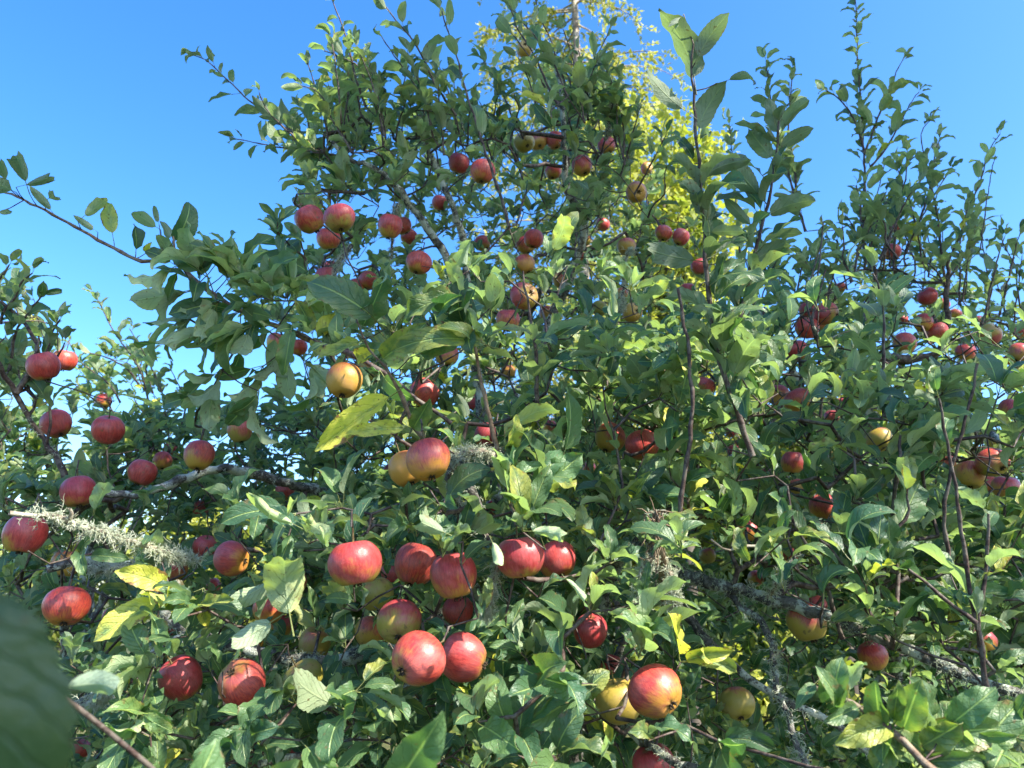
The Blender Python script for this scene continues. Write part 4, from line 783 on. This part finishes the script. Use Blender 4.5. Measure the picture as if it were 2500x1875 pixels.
fill_near(170, [(150,1100),(900,1080),(1500,1180),(1500,1700),(150,1700)], .92, 1.25, (.046,.068))
fill_near(120, [(1500,620),(1750,640),(2240,720),(2240,860),(1600,860)], 1.6, 2.1, (.055,.08))
fill_near(34, [(1560,1150),(1760,1150),(2180,1330),(2180,1470),(1900,1400),(1640,1330)], .95, 1.12, (.05,.075))
fill_near(24, [(700,180),(1150,200),(1340,250),(1400,420),(700,460)], 1.85, 2.1, (.06,.085))
fill_near(34, [(1225,160),(1300,160),(1300,660),(1225,660)], 2.05, 2.35, (.055,.075))
fill(40, [(-40,640),(60,620),(130,690),(140,760),(60,860),(20,1010),(-40,1010)], .15, 0, deep=.3)
fill(40, [(150,840),(230,760),(300,760),(360,850),(330,900),(150,960)], 1.1, 2, deep=.5)
fill(160, [(-40,900),(350,930),(700,900),(700,1080),(-40,1080)], .5, 2, deep=.8)

# ---- clear the view on the apples that hang in the open
keep = []
apx, apy = AP_X, AP_Y
cov = np.array([a[6] for a in AP]); CLR = np.where(cov < .04, .96, np.where(cov < .26, .8, .62))
for lf in LEAVES:
    pos, d, n, L = lf[0], lf[1], lf[2], lf[3]
    ok = True
    if not lf[9]:
        cpt = pos + d * L * 0.72
        x, y, z = proj(cpt)
        if z < 0.30: ok = False
        else:
            hit = np.zeros(len(AP), bool)
            for f in (.35, .6, .85, 1.1):
                x, y, z = proj(pos + d * L * f); hit |= (np.hypot(apx - x, apy - y) < AP_R * CLR + .16 * L * FPX / max(z, .1)) & (z < AP_D + 0.03)
            for i in np.nonzero(hit)[0]:
                if RNG.random() > cov[i] * 0.4: ok = False; break
            c3 = np.linalg.norm(AP_P - cpt, axis=1) < AP_S * 0.5 + 0.012
            if c3.any(): ok = False
    if ok: keep.append(lf)
LEAVES = keep

# ---- apples
def apple_mesh(k):
    rng = np.random.default_rng(100 + k); nu, nv = 28, 20; V = []; con = rng.uniform(.02, .10); fl = rng.uniform(.96, 1.04); sd = rng.uniform(.07, .10); cd = rng.uniform(.07, .11)
    p5 = rng.uniform(0, 6); as2 = rng.uniform(0.01, .05); p2 = rng.uniform(0, 6)
    for j in range(nv + 1):
        th = math.pi * j / nv
        if j == 0: th = 0.02
        if j == nv: th = math.pi - 0.02
        for i in range(nu):
            a = 2 * math.pi * i / nu
            r = math.sin(th) ** 0.97; z = math.cos(th) * fl
            low = max(0, -math.cos(th))
            r *= 1 + con * math.cos(th) + as2 * math.cos(2 * a + p2) + 0.030 * low * math.cos(5 * a + p5) + 0.012 * math.sin(3 * a + p2)
            if th < 0.55: z -= 2 * sd * (1 - (th / 0.55) ** 1.5) ** 1.3
            t2 = math.pi - th
            if t2 < 0.62: z += 2 * cd * (1 - (t2 / 0.62) ** 1.7) ** 1.2 * (1 + .15 * math.cos(5 * a + p5))
            V.append((r * math.cos(a) * .5, r * math.sin(a) * .5, z * .5 + .03 * math.sin(a + p2) * r * .5))
    Q = []
    for j in range(nv):
        for i in range(nu):
            Q.append((j * nu + i, (j + 1) * nu + i, (j + 1) * nu + (i + 1) % nu, j * nu + (i + 1) % nu))
    return mesh_from("apple_body", V, Q), .5 * fl - sd * 1.0, -.5 * fl + cd
AM = [apple_mesh(k) for k in range(5)]
def stem_mesh(z0):
    P = spline([(0, 0, z0 - .02), (.01, .01, z0 + .14), (.03, .02, z0 + .30)], .05); V, Q = tube(P, np.linspace(.022, .018, len(P)) * (1 + .5 * (np.arange(len(P)) == len(P) - 1)), 5); return mesh_from("apple_stem", V, Q)
def calyx_mesh(z0):
    s = Soup(); rng = np.random.default_rng(3)
    for i in range(5):
        a = i * 1.2566 + .2
        P = [(math.cos(a) * .02, math.sin(a) * .02, z0 + .03), (math.cos(a) * .06, math.sin(a) * .06, z0 - .03), (math.cos(a + .2) * .075, math.sin(a + .2) * .075, z0 - .065), (math.cos(a + .3) * .05, math.sin(a + .3) * .05, z0 - .085)]
        V, Q = tube(np.array(P), [.022, .026, .016, .004], 4); s.add(V, Q)
    V, Q = tube(np.array([(0, 0, z0 + .03), (0, 0, z0 - .025)]), [.05, .03], 6); s.add(V, Q)
    return s.mesh("apple_calyx")
SM_, CM_ = [stem_mesh(m[1]) for m in AM], [calyx_mesh(m[2]) for m in AM]
STALK = []
for i, a in enumerate(AP):
    k = i % 5; p = AP_P[i]
    if a[5] is None:
        cal = np.array([RNG.normal(0, .35), -.9, RNG.uniform(-.25, .45)])
    else: cal = np.array(a[5], float)
    cal = nrm(cal); cw = nrm(RGT * cal[0] + UPV * cal[1] - FWD * cal[2])
    zax = -cw                                          # local +z is the stalk end
    out = nrm(np.array([.45, -.75, .3]) + jit(.25))    # the redder cheek looks out of the crown
    xax = out - (out @ zax) * zax; xax = nrm(xax); yax = np.cross(zax, xax)
    M = np.eye(4); M[:3, 0], M[:3, 1], M[:3, 2] = xax * RNG.uniform(.93, 1.05), yax * RNG.uniform(.93, 1.05), zax * RNG.uniform(.92, 1.06)
    M[:3, :3] *= AP_S[i]; M[:3, 3] = p
    o = obj("apple", AM[k][0], M_APPLE, None, label=a[7], category="apple", group="apples hanging in the trees")
    o.matrix_world = Matrix(M.tolist()); o.color = (a[3], a[4], float(RNG.random()), 1)
    obj("stem", SM_[k], M_STEM, o); obj("calyx", CM_[k], M_CALYX, o)
    tip = p + zax * AP_S[i] * (AM[k][1] + .29)
    up = tip + nrm(zax * .6 + np.array([0, .3, .7])) * 0.02
    tr = 1 if (a[0] > 1880 and AP_D[i] > 1.6) else 2 if (a[0] < 300 and AP_D[i] > 2.3) else 0
    ATTACH[tr].append(up); STALK.append((tr, tip, up))
# ------------------------------------------------------------------ twigs: grow from the limbs to every rosette, shoot and apple
ROOT = []
labels = ["old apple tree with lichened limbs and red apples filling the front and middle", "apple tree with tall upright leafy shoots standing behind at the right", "smaller looking apple tree with fine shoots behind at the left, beyond the crimson apples"]
for k in range(3):
    ROOT.append(empty("apple_tree", TREE_BASE[k], label=labels[k], category="apple tree", group="apple trees"))
def child(name, me, mat, parent, **kw):
    o = obj(name, me, mat, parent, **kw)
    r = parent
    while r.parent: r = r.parent
    o.matrix_parent_inverse = Matrix.Translation(r.location).inverted() if parent is r else Matrix.Identity(4)
    return o
for k in range(3):
    N0 = np.array(NODES[k]); A = np.array(ATTACH[k]); n0 = len(N0)
    dist = np.array([np.min(np.linalg.norm(N0 - a, axis=1)) for a in A]); order = np.argsort(dist)
    P = np.zeros((n0 + len(A) * 14, 3)); P[:n0] = N0; cnt = n0; parent = -np.ones(len(P), int); load = np.zeros(len(P))
    paths = []
    for ai in order:
        a = A[ai]; D = np.linalg.norm(P[:cnt] - a, axis=1); j = int(np.argmin(D)); dd = D[j]
        m = max(1, min(12, int(dd / 0.035))); q0 = P[j]; ids = [j]
        side = nrm(np.cross(a - q0, jit(1) + 1e-3)) * dd * RNG.uniform(-.16, .16) + np.array([0, 0, -dd * RNG.uniform(-.02, .14)])
        for s in range(1, m + 1):
            t = s / m; P[cnt] = q0 + (a - q0) * t + side * 4 * t * (1 - t) * (1 if s < m else 0) + (jit(.0025) if s < m else 0)
            parent[cnt] = ids[-1]; ids.append(cnt); cnt += 1
        paths.append(ids)
    for i in range(cnt - 1, n0 - 1, -1):
        load[i] += 1
        if parent[i] >= 0: load[parent[i]] += load[i]
    s = Soup()
    for ids in paths:
        R = 0.0010 * np.maximum(load[ids], 1) ** 0.33; R = np.minimum(R, 0.008); R[0] = min(R[0], R[1] * 1.25) if len(ids) > 1 else R[0]
        pp = P[ids]
        if len(pp) < 2 or np.linalg.norm(pp[-1] - pp[0]) < 1e-4: continue
        V, Q = tube(pp, R, 5, .25); s.add(V, Q)
    for tr, p0, q0 in HSTALK:
        if tr == k and np.linalg.norm(p0 - q0) > .002: V, Q = tube(np.array([q0, (p0 + q0) / 2 + np.array([0, 0, -.06]) * np.linalg.norm(p0 - q0), p0]), [.0011, .0009, .0008], 4); s.add(V, Q)
    for tr, tip, up in STALK:
        if tr == k: V, Q = tube(np.array([tip, (tip + up) / 2 + jit(.001), up]), [.0014, .0013, .0017], 5); s.add(V, Q)
    child("twigs", s.mesh("twigs"), M_SHOOT, ROOT[k], kind="stuff")

def lichen(P, R, amount, dens=1.0):
    """tufts of forking threads on a branch"""
    s = Soup(); P = np.asarray(P); m = len(P); n = int(amount * m * 6.6 * dens)
    if n < 3: return None
    cl = RNG.random((max(2, n // 26),)) * (m - 1)                           # tuft centres along the limb
    un = lambda v: v / (np.linalg.norm(v, axis=-1, keepdims=True) + 1e-9)
    f = np.clip(RNG.choice(cl, n) + RNG.normal(0, .8, n), 0, m - 1.001); i0 = f.astype(int); t = (f - i0)[:, None]
    p = P[i0] * (1 - t) + P[i0 + 1] * t; ax = un(P[i0 + 1] - P[i0]); e = RNG.normal(0, 1, (n, 3)) + [0, -.35, -.15]; e = un(e - (e * ax).sum(1)[:, None] * ax)
    L = (RNG.uniform(.004, .017, n) * (1 + .6 * (RNG.random(n) < .12)))[:, None]; dd = e * .9 + RNG.normal(0, .4, (n, 3)); q = p + e * (np.asarray(R)[i0] * .8)[:, None]; pts = [q]
    for j in range(4):
        dd = un(dd + RNG.normal(0, .45, (n, 3)) + [0, 0, -.12]); q = q + dd * L / 4; pts.append(q)
    V, Q = tubes(np.stack(pts, 1), [.00048, .00045, .0004, .00032, .00016]); s.add(V, Q)
    for k in (1, 2, 2, 3):                                                  # forks
        a = pts[k]; d2 = un(dd + RNG.normal(0, .9, (n, 3))); b1 = a + d2 * L * .22; b2 = b1 + un(d2 + RNG.normal(0, .5, (n, 3))) * L * .2
        V, Q = tubes(np.stack([a, b1, b2], 1), [.0004, .00032, .00015]); s.add(V, Q)
    return s.mesh("lichen", smooth=True)

LIMB_O = []
for i, (tr, P, R, mat, li) in enumerate(LIMBS):
    V, Q = tube(P, R, 10, .16)
    is_trunk = np.linalg.norm(P[0] - TREE_BASE[tr]) < .02
    o = child("trunk" if is_trunk else "limb", mesh_from("limb", V, Q), mat, ROOT[tr])
    if li:
        me = lichen(P, R, li * (1 if tr == 0 else .5))
        if me: child("lichen", me, M_LICH, o, kind="stuff")
# the pale lichen twig at the left, the shredded stump at the right, more tufts
def twig_with_lichen(pts, r0, r1, amount, mat, name="lichened_twig"):
    P = spline([at2(*p) for p in pts], .012); P[1:-1] += RNG.normal(0, .0012, (len(P) - 2, 3))
    R = np.linspace(r0, r1, len(P)); V, Q = tube(P, R, 7, .2)
    o = child(name, mesh_from(name, V, Q), mat, ROOT[0])
    me = lichen(P, R, amount)
    if me: child("lichen", me, M_LICH, o, kind="stuff")
    return o, P
twig_with_lichen([(430,1210,1.22),(355,1192,1.05),(290,1172,1.0),(230,1150,.97),(150,1125,.94),(80,1115,.92),(20,1108,.90)], .004, .003, 4.4, M_PALE)
twig_with_lichen([(150,1125,.94),(152,1108,.935),(150,1098,.93)], .003, .002, 0, M_PALE)
twig_with_lichen([(1440,1300,1.15),(1432,1230,1.06),(1425,1180,1.03),(1420,1130,1.02),(1418,1105,1.02)], .010, .006, 1.2, M_BROWN, "broken_stump")
twig_with_lichen([(1424,1195,1.04),(1395,1215,1.02),(1385,1260,1.0),(1388,1310,1.0)], .005, .003, 5.5, M_PALE)
twig_with_lichen([(1432,1210,1.06),(1450,1240,1.03),(1455,1280,1.02),(1458,1330,1.02)], .004, .003, 6.5, M_PALE)
twig_with_lichen([(1660,1290,1.2),(1690,1240,1.15),(1720,1200,1.15)], .004, .003, 3.5, M_PALE)
twig_with_lichen([(1050,1330,1.05),(1060,1280,1.03),(1075,1230,1.03),(1080,1200,1.03)], .004, .003, 7.0, M_PALE)
twig_with_lichen([(760,530,1.95),(735,560,1.93),(720,600,1.92)], .006, .004, 5.0, M_SHOOT)
twig_with_lichen([(860,440,1.95),(850,500,1.93),(845,560,1.93)], .005, .003, 4.0, M_SHOOT)
twig_with_lichen([(1335,690,1.9),(1345,640,1.9),(1350,560,1.9),(1365,540,1.9)], .004, .003, 5.0, M_SHOOT)
twig_with_lichen([(1320,180,2.1),(1322,240,2.1),(1310,300,2.1)], .004, .004, 4.0, M_SHOOT)
twig_with_lichen([(1000,980,1.12),(1040,975,1.12),(1085,990,1.15)], .006, .004, 6.0, M_PALE)
twig_with_lichen([(170,1215,1.2),(230,1230,1.18),(300,1215,1.16)], .006, .005, 6.0, M_LIMB)
twig_with_lichen([(150,1530,1.0),(190,1520,1.0),(240,1490,1.0)], .008, .007, 6.0, M_LIMB)
# shredded bark fibres on the stump
s = Soup()
for i in range(46):
    p = at2(1420 + RNG.normal(0, 5), RNG.uniform(1100, 1215), 1.012); pts = [p]; d = np.array([RNG.normal(0, .4), -.3, RNG.normal(0, 1.0)])
    for j in range(4): d = nrm(d + jit(.45)); p = p + d * RNG.uniform(.005, .011); pts.append(p)
    V, Q = tube(np.array(pts), [.001, .0012, .001, .0008, .0004], 3); s.add(V, Q)
child("shredded_bark", s.mesh("shredded_bark"), M_BROWN, ROOT[0], kind="stuff")

SHOOT_O = []
for tr, P, R, mat, li in SHOOTS:
    # buds swell the nodes a little
    R = R * (1 + .25 * (np.arange(len(R)) % 3 == 0)); V, Q = tube(P, R, 6, .1); SHOOT_O.append(child("shoot", mesh_from("shoot", V, Q), mat, ROOT[tr]))

# ------------------------------------------------------------------ leaves: the ones that show largest stand alone, the rest is foliage
G = 4.0; gw, gh = int(2500 / G), int(1875 / G); zb = np.full((gh, gw), 1e9); own = np.full((gh, gw), -1)
yy, xx = np.mgrid[0:gh, 0:gw]
def splat(x, y, r, z, idx):
    x0, x1, y0, y1 = int(max(0, (x - r) / G)), int(min(gw, (x + r) / G + 1)), int(max(0, (y - r) / G)), int(min(gh, (y + r) / G + 1))
    if x0 >= x1 or y0 >= y1: return
    m = ((xx[y0:y1, x0:x1] * G - x) ** 2 + (yy[y0:y1, x0:x1] * G - y) ** 2 < r * r) & (z < zb[y0:y1, x0:x1])
    zb[y0:y1, x0:x1][m] = z; own[y0:y1, x0:x1][m] = idx
for i in range(len(AP)): splat(AP_X[i], AP_Y[i], AP_R[i], AP_D[i], -2)
for i, lf in enumerate(LEAVES):
    for f in (.45, .75, 1.05):
        x, y, z = proj(lf[0] + lf[1] * lf[3] * f)
        if z > .05:
            face = abs(lf[2] @ nrm(lf[0] - EYE)); splat(x, y, (.12 + .14 * face) * lf[3] * FPX / z, z, i)
vals, cnts = np.unique(own[own >= 0], return_counts=True); seen = np.zeros(len(LEAVES)); seen[vals] = cnts
solo = np.zeros(len(LEAVES), bool)
for k in range(3):
    ids = np.array([i for i in range(len(LEAVES)) if LEAVES[i][7] == k]); o = ids[np.argsort(-seen[ids])][:300]; solo[o[seen[o] > 5]] = True
L_ME = []
for V, Q, UV in T_HI:
    me = mesh_from("leaf", V, Q, uv=UV); me.materials.append(M_LEAF); L_ME.append(me)
acc = [dict(v=[], q=[], uv=[], t=[], n=0) for _ in range(3)]
for i, (pos, d, n, L, w, tm, tint, tr, sid, _fx) in enumerate(LEAVES):
    x = cross(d, n)
    M = np.stack([x * L * w, d * L, n * L], 1)
    if solo[i]:
        par = SHOOT_O[sid] if sid >= 0 and SHOOTS[sid][0] == tr else ROOT[tr]
        o = obj("leaf", L_ME[tm], None, par)
        mw = np.eye(4); mw[:3, :3] = M; mw[:3, 3] = pos
        o.matrix_parent_inverse = Matrix.Translation(ROOT[tr].location).inverted() if par is ROOT[tr] else Matrix.Identity(4)
        o.matrix_basis = Matrix(mw.tolist()); o.color = (*[float(c) for c in tint], 1)
    else:
        px, py, z = proj(pos)
        T = T_HI[tm] if z < 1.15 and seen[i] > 14 else T_LO[tm] if z < 2.0 and seen[i] > 0 else T_FAR[tm]; a = acc[tr]
        a['v'].append(T[0] @ M.T + pos); a['q'].append(T[1] + a['n']); a['uv'].append(T[2]); a['t'].append(np.tile(np.array(tint)[None], (len(T[0]), 1))); a['n'] += len(T[0])
for k in range(3):
    a = acc[k]
    if a['n']: child("foliage", mesh_from("foliage", np.vstack(a['v']), np.vstack(a['q']), uv=np.vstack(a['uv']), tint=np.vstack(a['t'])), M_FOL, ROOT[k], kind="stuff")
print("LEAVES", len(LEAVES), "solo", int(solo.sum()), "foliage verts", [a['n'] for a in acc])

# ------------------------------------------------------------------ ground
m, t = material("grass_ground"); g = N(t); geo = g.node("ShaderNodeNewGeometry"); pos = geo.outputs['Position']
c = g.mix(g.step(g.noise(pos, 1.3, 4), .35, .65), (0.035, 0.055, 0.018, 1), (0.09, 0.095, 0.035, 1)); c = g.mix(g.m('MULTIPLY', g.step(g.noise(pos, 14, 4), .5, .7), .6), c, (0.13, 0.10, 0.05, 1))
g.out(g.principled(c, .9, .2, g.bump(g.noise(pos, 30, 4), .8, .03)))
gv = []; nx = 60
xs = np.sign(np.linspace(-1, 1, nx)) * np.abs(np.linspace(-1, 1, nx)) ** 3 * 600
GX, GY = np.meshgrid(xs, xs + 6); GZ = .05 * np.sin(GX * .7) * np.cos(GY * .6) * (np.abs(GX) < 60) - .03
gv = np.stack([GX.ravel(), GY.ravel(), GZ.ravel()], 1); ii = np.arange(nx - 1); gq = []
for r in range(nx - 1): gq.append(np.stack([r * nx + ii, r * nx + ii + 1, (r + 1) * nx + ii + 1, (r + 1) * nx + ii], 1))
obj("ground", mesh_from("ground", gv, np.vstack(gq)), m, None, kind="structure", label="grassy orchard ground under the apple trees")

# ------------------------------------------------------------------ sunlit trees behind
def leafcloud(pts, dirs, L, w, rng, droop=0.0):
    """one bent four-sided leaf at every point"""
    n = len(pts); d = dirs / (np.linalg.norm(dirs, axis=1)[:, None] + 1e-9)
    r = rng.normal(0, 1, (n, 3)); x = np.cross(d, r); x /= np.linalg.norm(x, axis=1)[:, None] + 1e-9; nn = np.cross(x, d)
    LL = (L * rng.uniform(.6, 1.3, n))[:, None]; ww = LL * w
    V = np.stack([pts, pts + d * LL * .45 + x * ww * .5 + nn * ww * .18, pts + d * LL - nn * LL * .08, pts + d * LL * .45 - x * ww * .5 + nn * ww * .18], 1).reshape(-1, 3)
    b = np.arange(n) * 4; Q = np.stack([b, b + 1, b + 2, b + 3], 1)
    return V, Q
def conifer(base, H, label, seed):
    rng = np.random.default_rng(seed); base = np.array(base, float)
    root = empty("conifer_tree", base, label=label, category="conifer", group="sunlit trees behind")
    P = spline([base, base + [.06, 0, H * .35], base + [.04, 0, H * .55], base + [-.06, 0, H * .75], base + [0, 0, H]], .3); V, Q = tube(P, np.linspace(.12, .02, len(P)), 10, .1)
    child("trunk", mesh_from("trunk", V, Q), M_CTRUNK, root)
    s = Soup(); pts, dirs = [], []
    nb = int(H * 11)
    for i in range(nb):
        f = (i + rng.random()) / nb; z = H * (.10 + .9 * f); a = rng.uniform(0, 6.283)
        if math.sin(a) < -.6 and rng.random() < .6: continue
        ln = (1 - f) * H * .07 + rng.uniform(.4, 1.2)
        o = base + [0, 0, z]; e = np.array([math.cos(a), math.sin(a), 0])
        B = spline([o, o + e * ln * .45 + [0, 0, .06 * ln], o + e * ln * .8 - [0, 0, .02 * ln], o + e * ln - [0, 0, .16 * ln]], .12)
        V, Q = tube(B, np.linspace(.022, .005, len(B)), 4); s.add(V, Q)
        for j in range(2, len(B)):                                     # hanging sprays
            for k in range(int(rng.integers(3, 7))):
                if rng.random() < .45: continue
                q = B[j] + rng.normal(0, .05, 3); d = nrm(e * rng.uniform(.2, .9) + rng.normal(0, .45, 3) + [0, 0, -.55]); hl = rng.uniform(.10, .38)
                for u in np.arange(0, hl, .030):
                    pts.append(q + d * u + rng.normal(0, .012, 3)); dirs.append(d + rng.normal(0, .7, 3))
                    d = nrm(d + [0, 0, -.05])
    child("branches", s.mesh("branches"), M_CTRUNK, root, kind="stuff")
    V, Q = leafcloud(np.array(pts), np.array(dirs), .10, .5, rng)
    child("crown", mesh_from("crown", V, Q), M_CONIF, root, kind="stuff"); return root
def broadleaf(base, H, R, label, mat, seed, nleaf=9000, leaf=.11, cz=.6, cat="tree", trunk_r=.09, clumps=60, group="sunlit trees behind", skip=None, name="broadleaf_tree", sq=(1, 1, .8)):
    rng = np.random.default_rng(seed); base = np.array(base, float); root = empty(name, base, label=label, category=cat, group=group)
    P = spline([base, base + [.06, 0, H * .25], base + [0, .05, H * .55], base + [.05, 0, H * .9]], .15); V, Q = tube(P, np.linspace(trunk_r, .015, len(P)), 8, .15)
    child("trunk", mesh_from("trunk", V, Q), M_DTRUNK, root)
    cen = base + [0, 0, H * cz]; s = Soup(); pts, dirs = [], []; tops = []
    for i in range(clumps):
        v = nrm(rng.normal(0, 1, 3)); c = cen + v * np.array(sq) * R * rng.random() ** .38
        a = P[min(len(P) - 1, max(2, int(len(P) * np.clip((c[2] - base[2]) / H * .75, .1, .9))))]
        B = spline([a, (a + c) / 2 + rng.normal(0, .06 * R, 3) + [0, 0, .05 * R], c], .15); V, Q = tube(B, np.linspace(trunk_r * .18 if skip is None else .008, .004, len(B)), 4); tops.append(c)
        if skip is None or not skip(B[len(B) // 2:]).any(): s.add(V, Q)
    child("branches", s.mesh("branches"), M_DTRUNK, root, kind="stuff")
    tops = np.array(tops); w = tops[rng.integers(0, len(tops), nleaf)]; pts = w + rng.normal(0, 1, (nleaf, 3)) * R * .17
    if skip is not None: pts = pts[~skip(pts)]
    dirs = rng.normal(0, .8, (len(pts), 3)) + [0, 0, -.25] + (pts - cen) * .3
    V, Q = leafcloud(pts, dirs, leaf, .62, rng); child("crown", mesh_from("crown", V, Q), mat, root, kind="stuff"); return root
M_DTRUNK = plain("dark_trunk", (0.06, 0.05, 0.04, 1), (0.12, 0.10, 0.08, 1), 5, .9)
M_CTRUNK = bark_material("conifer_bark", (0.13, 0.09, 0.06, 1), (0.42, 0.34, 0.26, 1), (0.5, 0.46, 0.38, 0.6), 9, .85, .03)
M_CONIF = plain("conifer_foliage", (0.20, 0.22, 0.05, 1), (0.44, 0.43, 0.13, 1), 2.2, .7, .35)
M_YEL = plain("yellow_foliage", (0.20, 0.25, 0.04, 1), (0.40, 0.40, 0.09, 1), 1.6, .6, .4)
M_YG = plain("yellow_green_foliage", (0.06, 0.10, 0.02, 1), (0.17, 0.19, 0.03, 1), 1.5, .6, .4)
M_DARKF = plain("shade_tree_foliage", (0.05, 0.09, 0.02, 1), (0.08, 0.13, 0.03, 1), 1.5, .6, .3)
def gpt(px, d):                                     # on the ground under a pixel column
    p = at(px, 900, d); return (p[0], p[1], 0.0)
conifer(gpt(1424, 12.5), 22, "tall sunlit conifer with pale trunk and drooping yellow sprays behind the crown", 4)
broadleaf(gpt(1640, 8.5), 7.9, 1.0, "bright yellow leafed tree glowing behind the crown right of the middle", M_YEL, 7, 9000, .10, .70, sq=(.75, .8, 2.3), clumps=80)
broadleaf(gpt(1980, 10.0), 5.0, 1.4, "yellow green tree behind the right apple tree", M_YG, 8, 8000, .11, .6)
broadleaf(gpt(1480, 10.0), 4.6, 1.5, "yellow green tree glimpsed through the middle of the crown", M_YG, 9, 8000, .11, .6)
broadleaf(gpt(620, 12.0), 3.3, 1.3, "low yellow leafed tree behind the long left branch", M_YEL, 10, 7000, .11, .6)
broadleaf(gpt(250, 16.0), 3.6, 1.8, "pale green tree low behind the left apples", M_YG, 12, 7000, .13, .55)
for px_, d_, h_, r_, lb in [(980, 14, 5.0, 2.0, "dark green tree far behind the middle left of the crown"), (1290, 15, 5.6, 2.1, "dark green tree far behind the centre of the crown"), (1600, 15, 5.2, 2.1, "dark green tree far behind the long front shoot"), (1900, 14, 5.0, 2.0, "dark green tree far behind the right lichened limb"), (2220, 14, 4.6, 2.0, "dark green tree far behind the lower right cluster")]:
    broadleaf(gpt(px_, d_), h_, r_, lb, M_DARKF, 30 + px_, 5000, .26, .46, sq=(1, 1, 1.0), group="dark trees far behind")
broadleaf(gpt(2450, 12.0), 4.0, 1.6, "green tree low behind the right edge", M_YG, 13, 7000, .12, .55)
broadleaf(gpt(1830, 6.5), 1.6, .5, "sunlit yellow bush glimpsed under the right lichened limb", M_YEL, 14, 5000, .08, .55, cat="bush", trunk_r=.03, name="bush")

# ------------------------------------------------------------------ unseen tall tree set behind the camera to shade most of the apple trees; gaps cut to place the sun
# where its crown is cut open to let sun onto the apple crown's face (2212-view outlines, share of sun)
GAPS = [([(-900,1060),(420,1080),(720,1040),(720,3200),(-900,3200)],.62),([(700,1060),(1560,1100),(1560,3200),(700,3200)],.52),([(660,560),(1300,520),(1300,1080),(660,1060)],.46),([(1560,1250),(2600,1300),(2600,3200),(1560,3200)],.45),([(1300,480),(2600,480),(2600,1390),(1300,1200)],.16)]
_A, _B = at(1250, 1700, .88), at(1250, 300, 2.15); _N = nrm(np.cross(_B - _A, RGT)); _E = nrm(_B - _A)
_g = np.random.default_rng(77)
_W = [(_g.normal(0, 1, 2) * 6.283 / w, _g.uniform(0, 6.28)) for w in (1.3, 1.15, 1.0, .9, .8, .7, .62, .55, .5, .45)]
def in_gap(pts):
    t = ((pts - _A) @ _N) / (SUN @ _N); hit = pts - t[:, None] * SUN
    px, py, z = proj(hit); u = (hit - _A) @ RGT; v = (hit - _A) @ _E
    nz = sum(np.sin(k[0] * u + k[1] * v + ph) for k, ph in _W) / math.sqrt(len(_W) * .5)       # about unit variance
    out = np.zeros(len(pts), bool)
    for i in range(len(pts)):
        x, y = px[i] / 1.1302, py[i] / 1.1302; s = .04
        for pl, f in GAPS:
            if inpoly(x, y, pl): s = max(s, f)
        out[i] = nz[i] > {.04: 1.0, .16: -.3, .45: -.5, .46: -.8, .52: -1.2, .62: -2.5}[s]
    return out
cc = np.array([.1, 1.7, 1.7]) + SUN * 6.2
broadleaf((cc[0] + .3, cc[1] - .6, 0), cc[2] + 1.6, 2.6, "tall leafy tree set unseen behind the camera, its crown shaped to shade the apple trees", M_DARKF, 21, 46000, .10, .78, trunk_r=.10, clumps=170, group="shade trees", skip=in_gap, sq=(1, 1.1, .7))
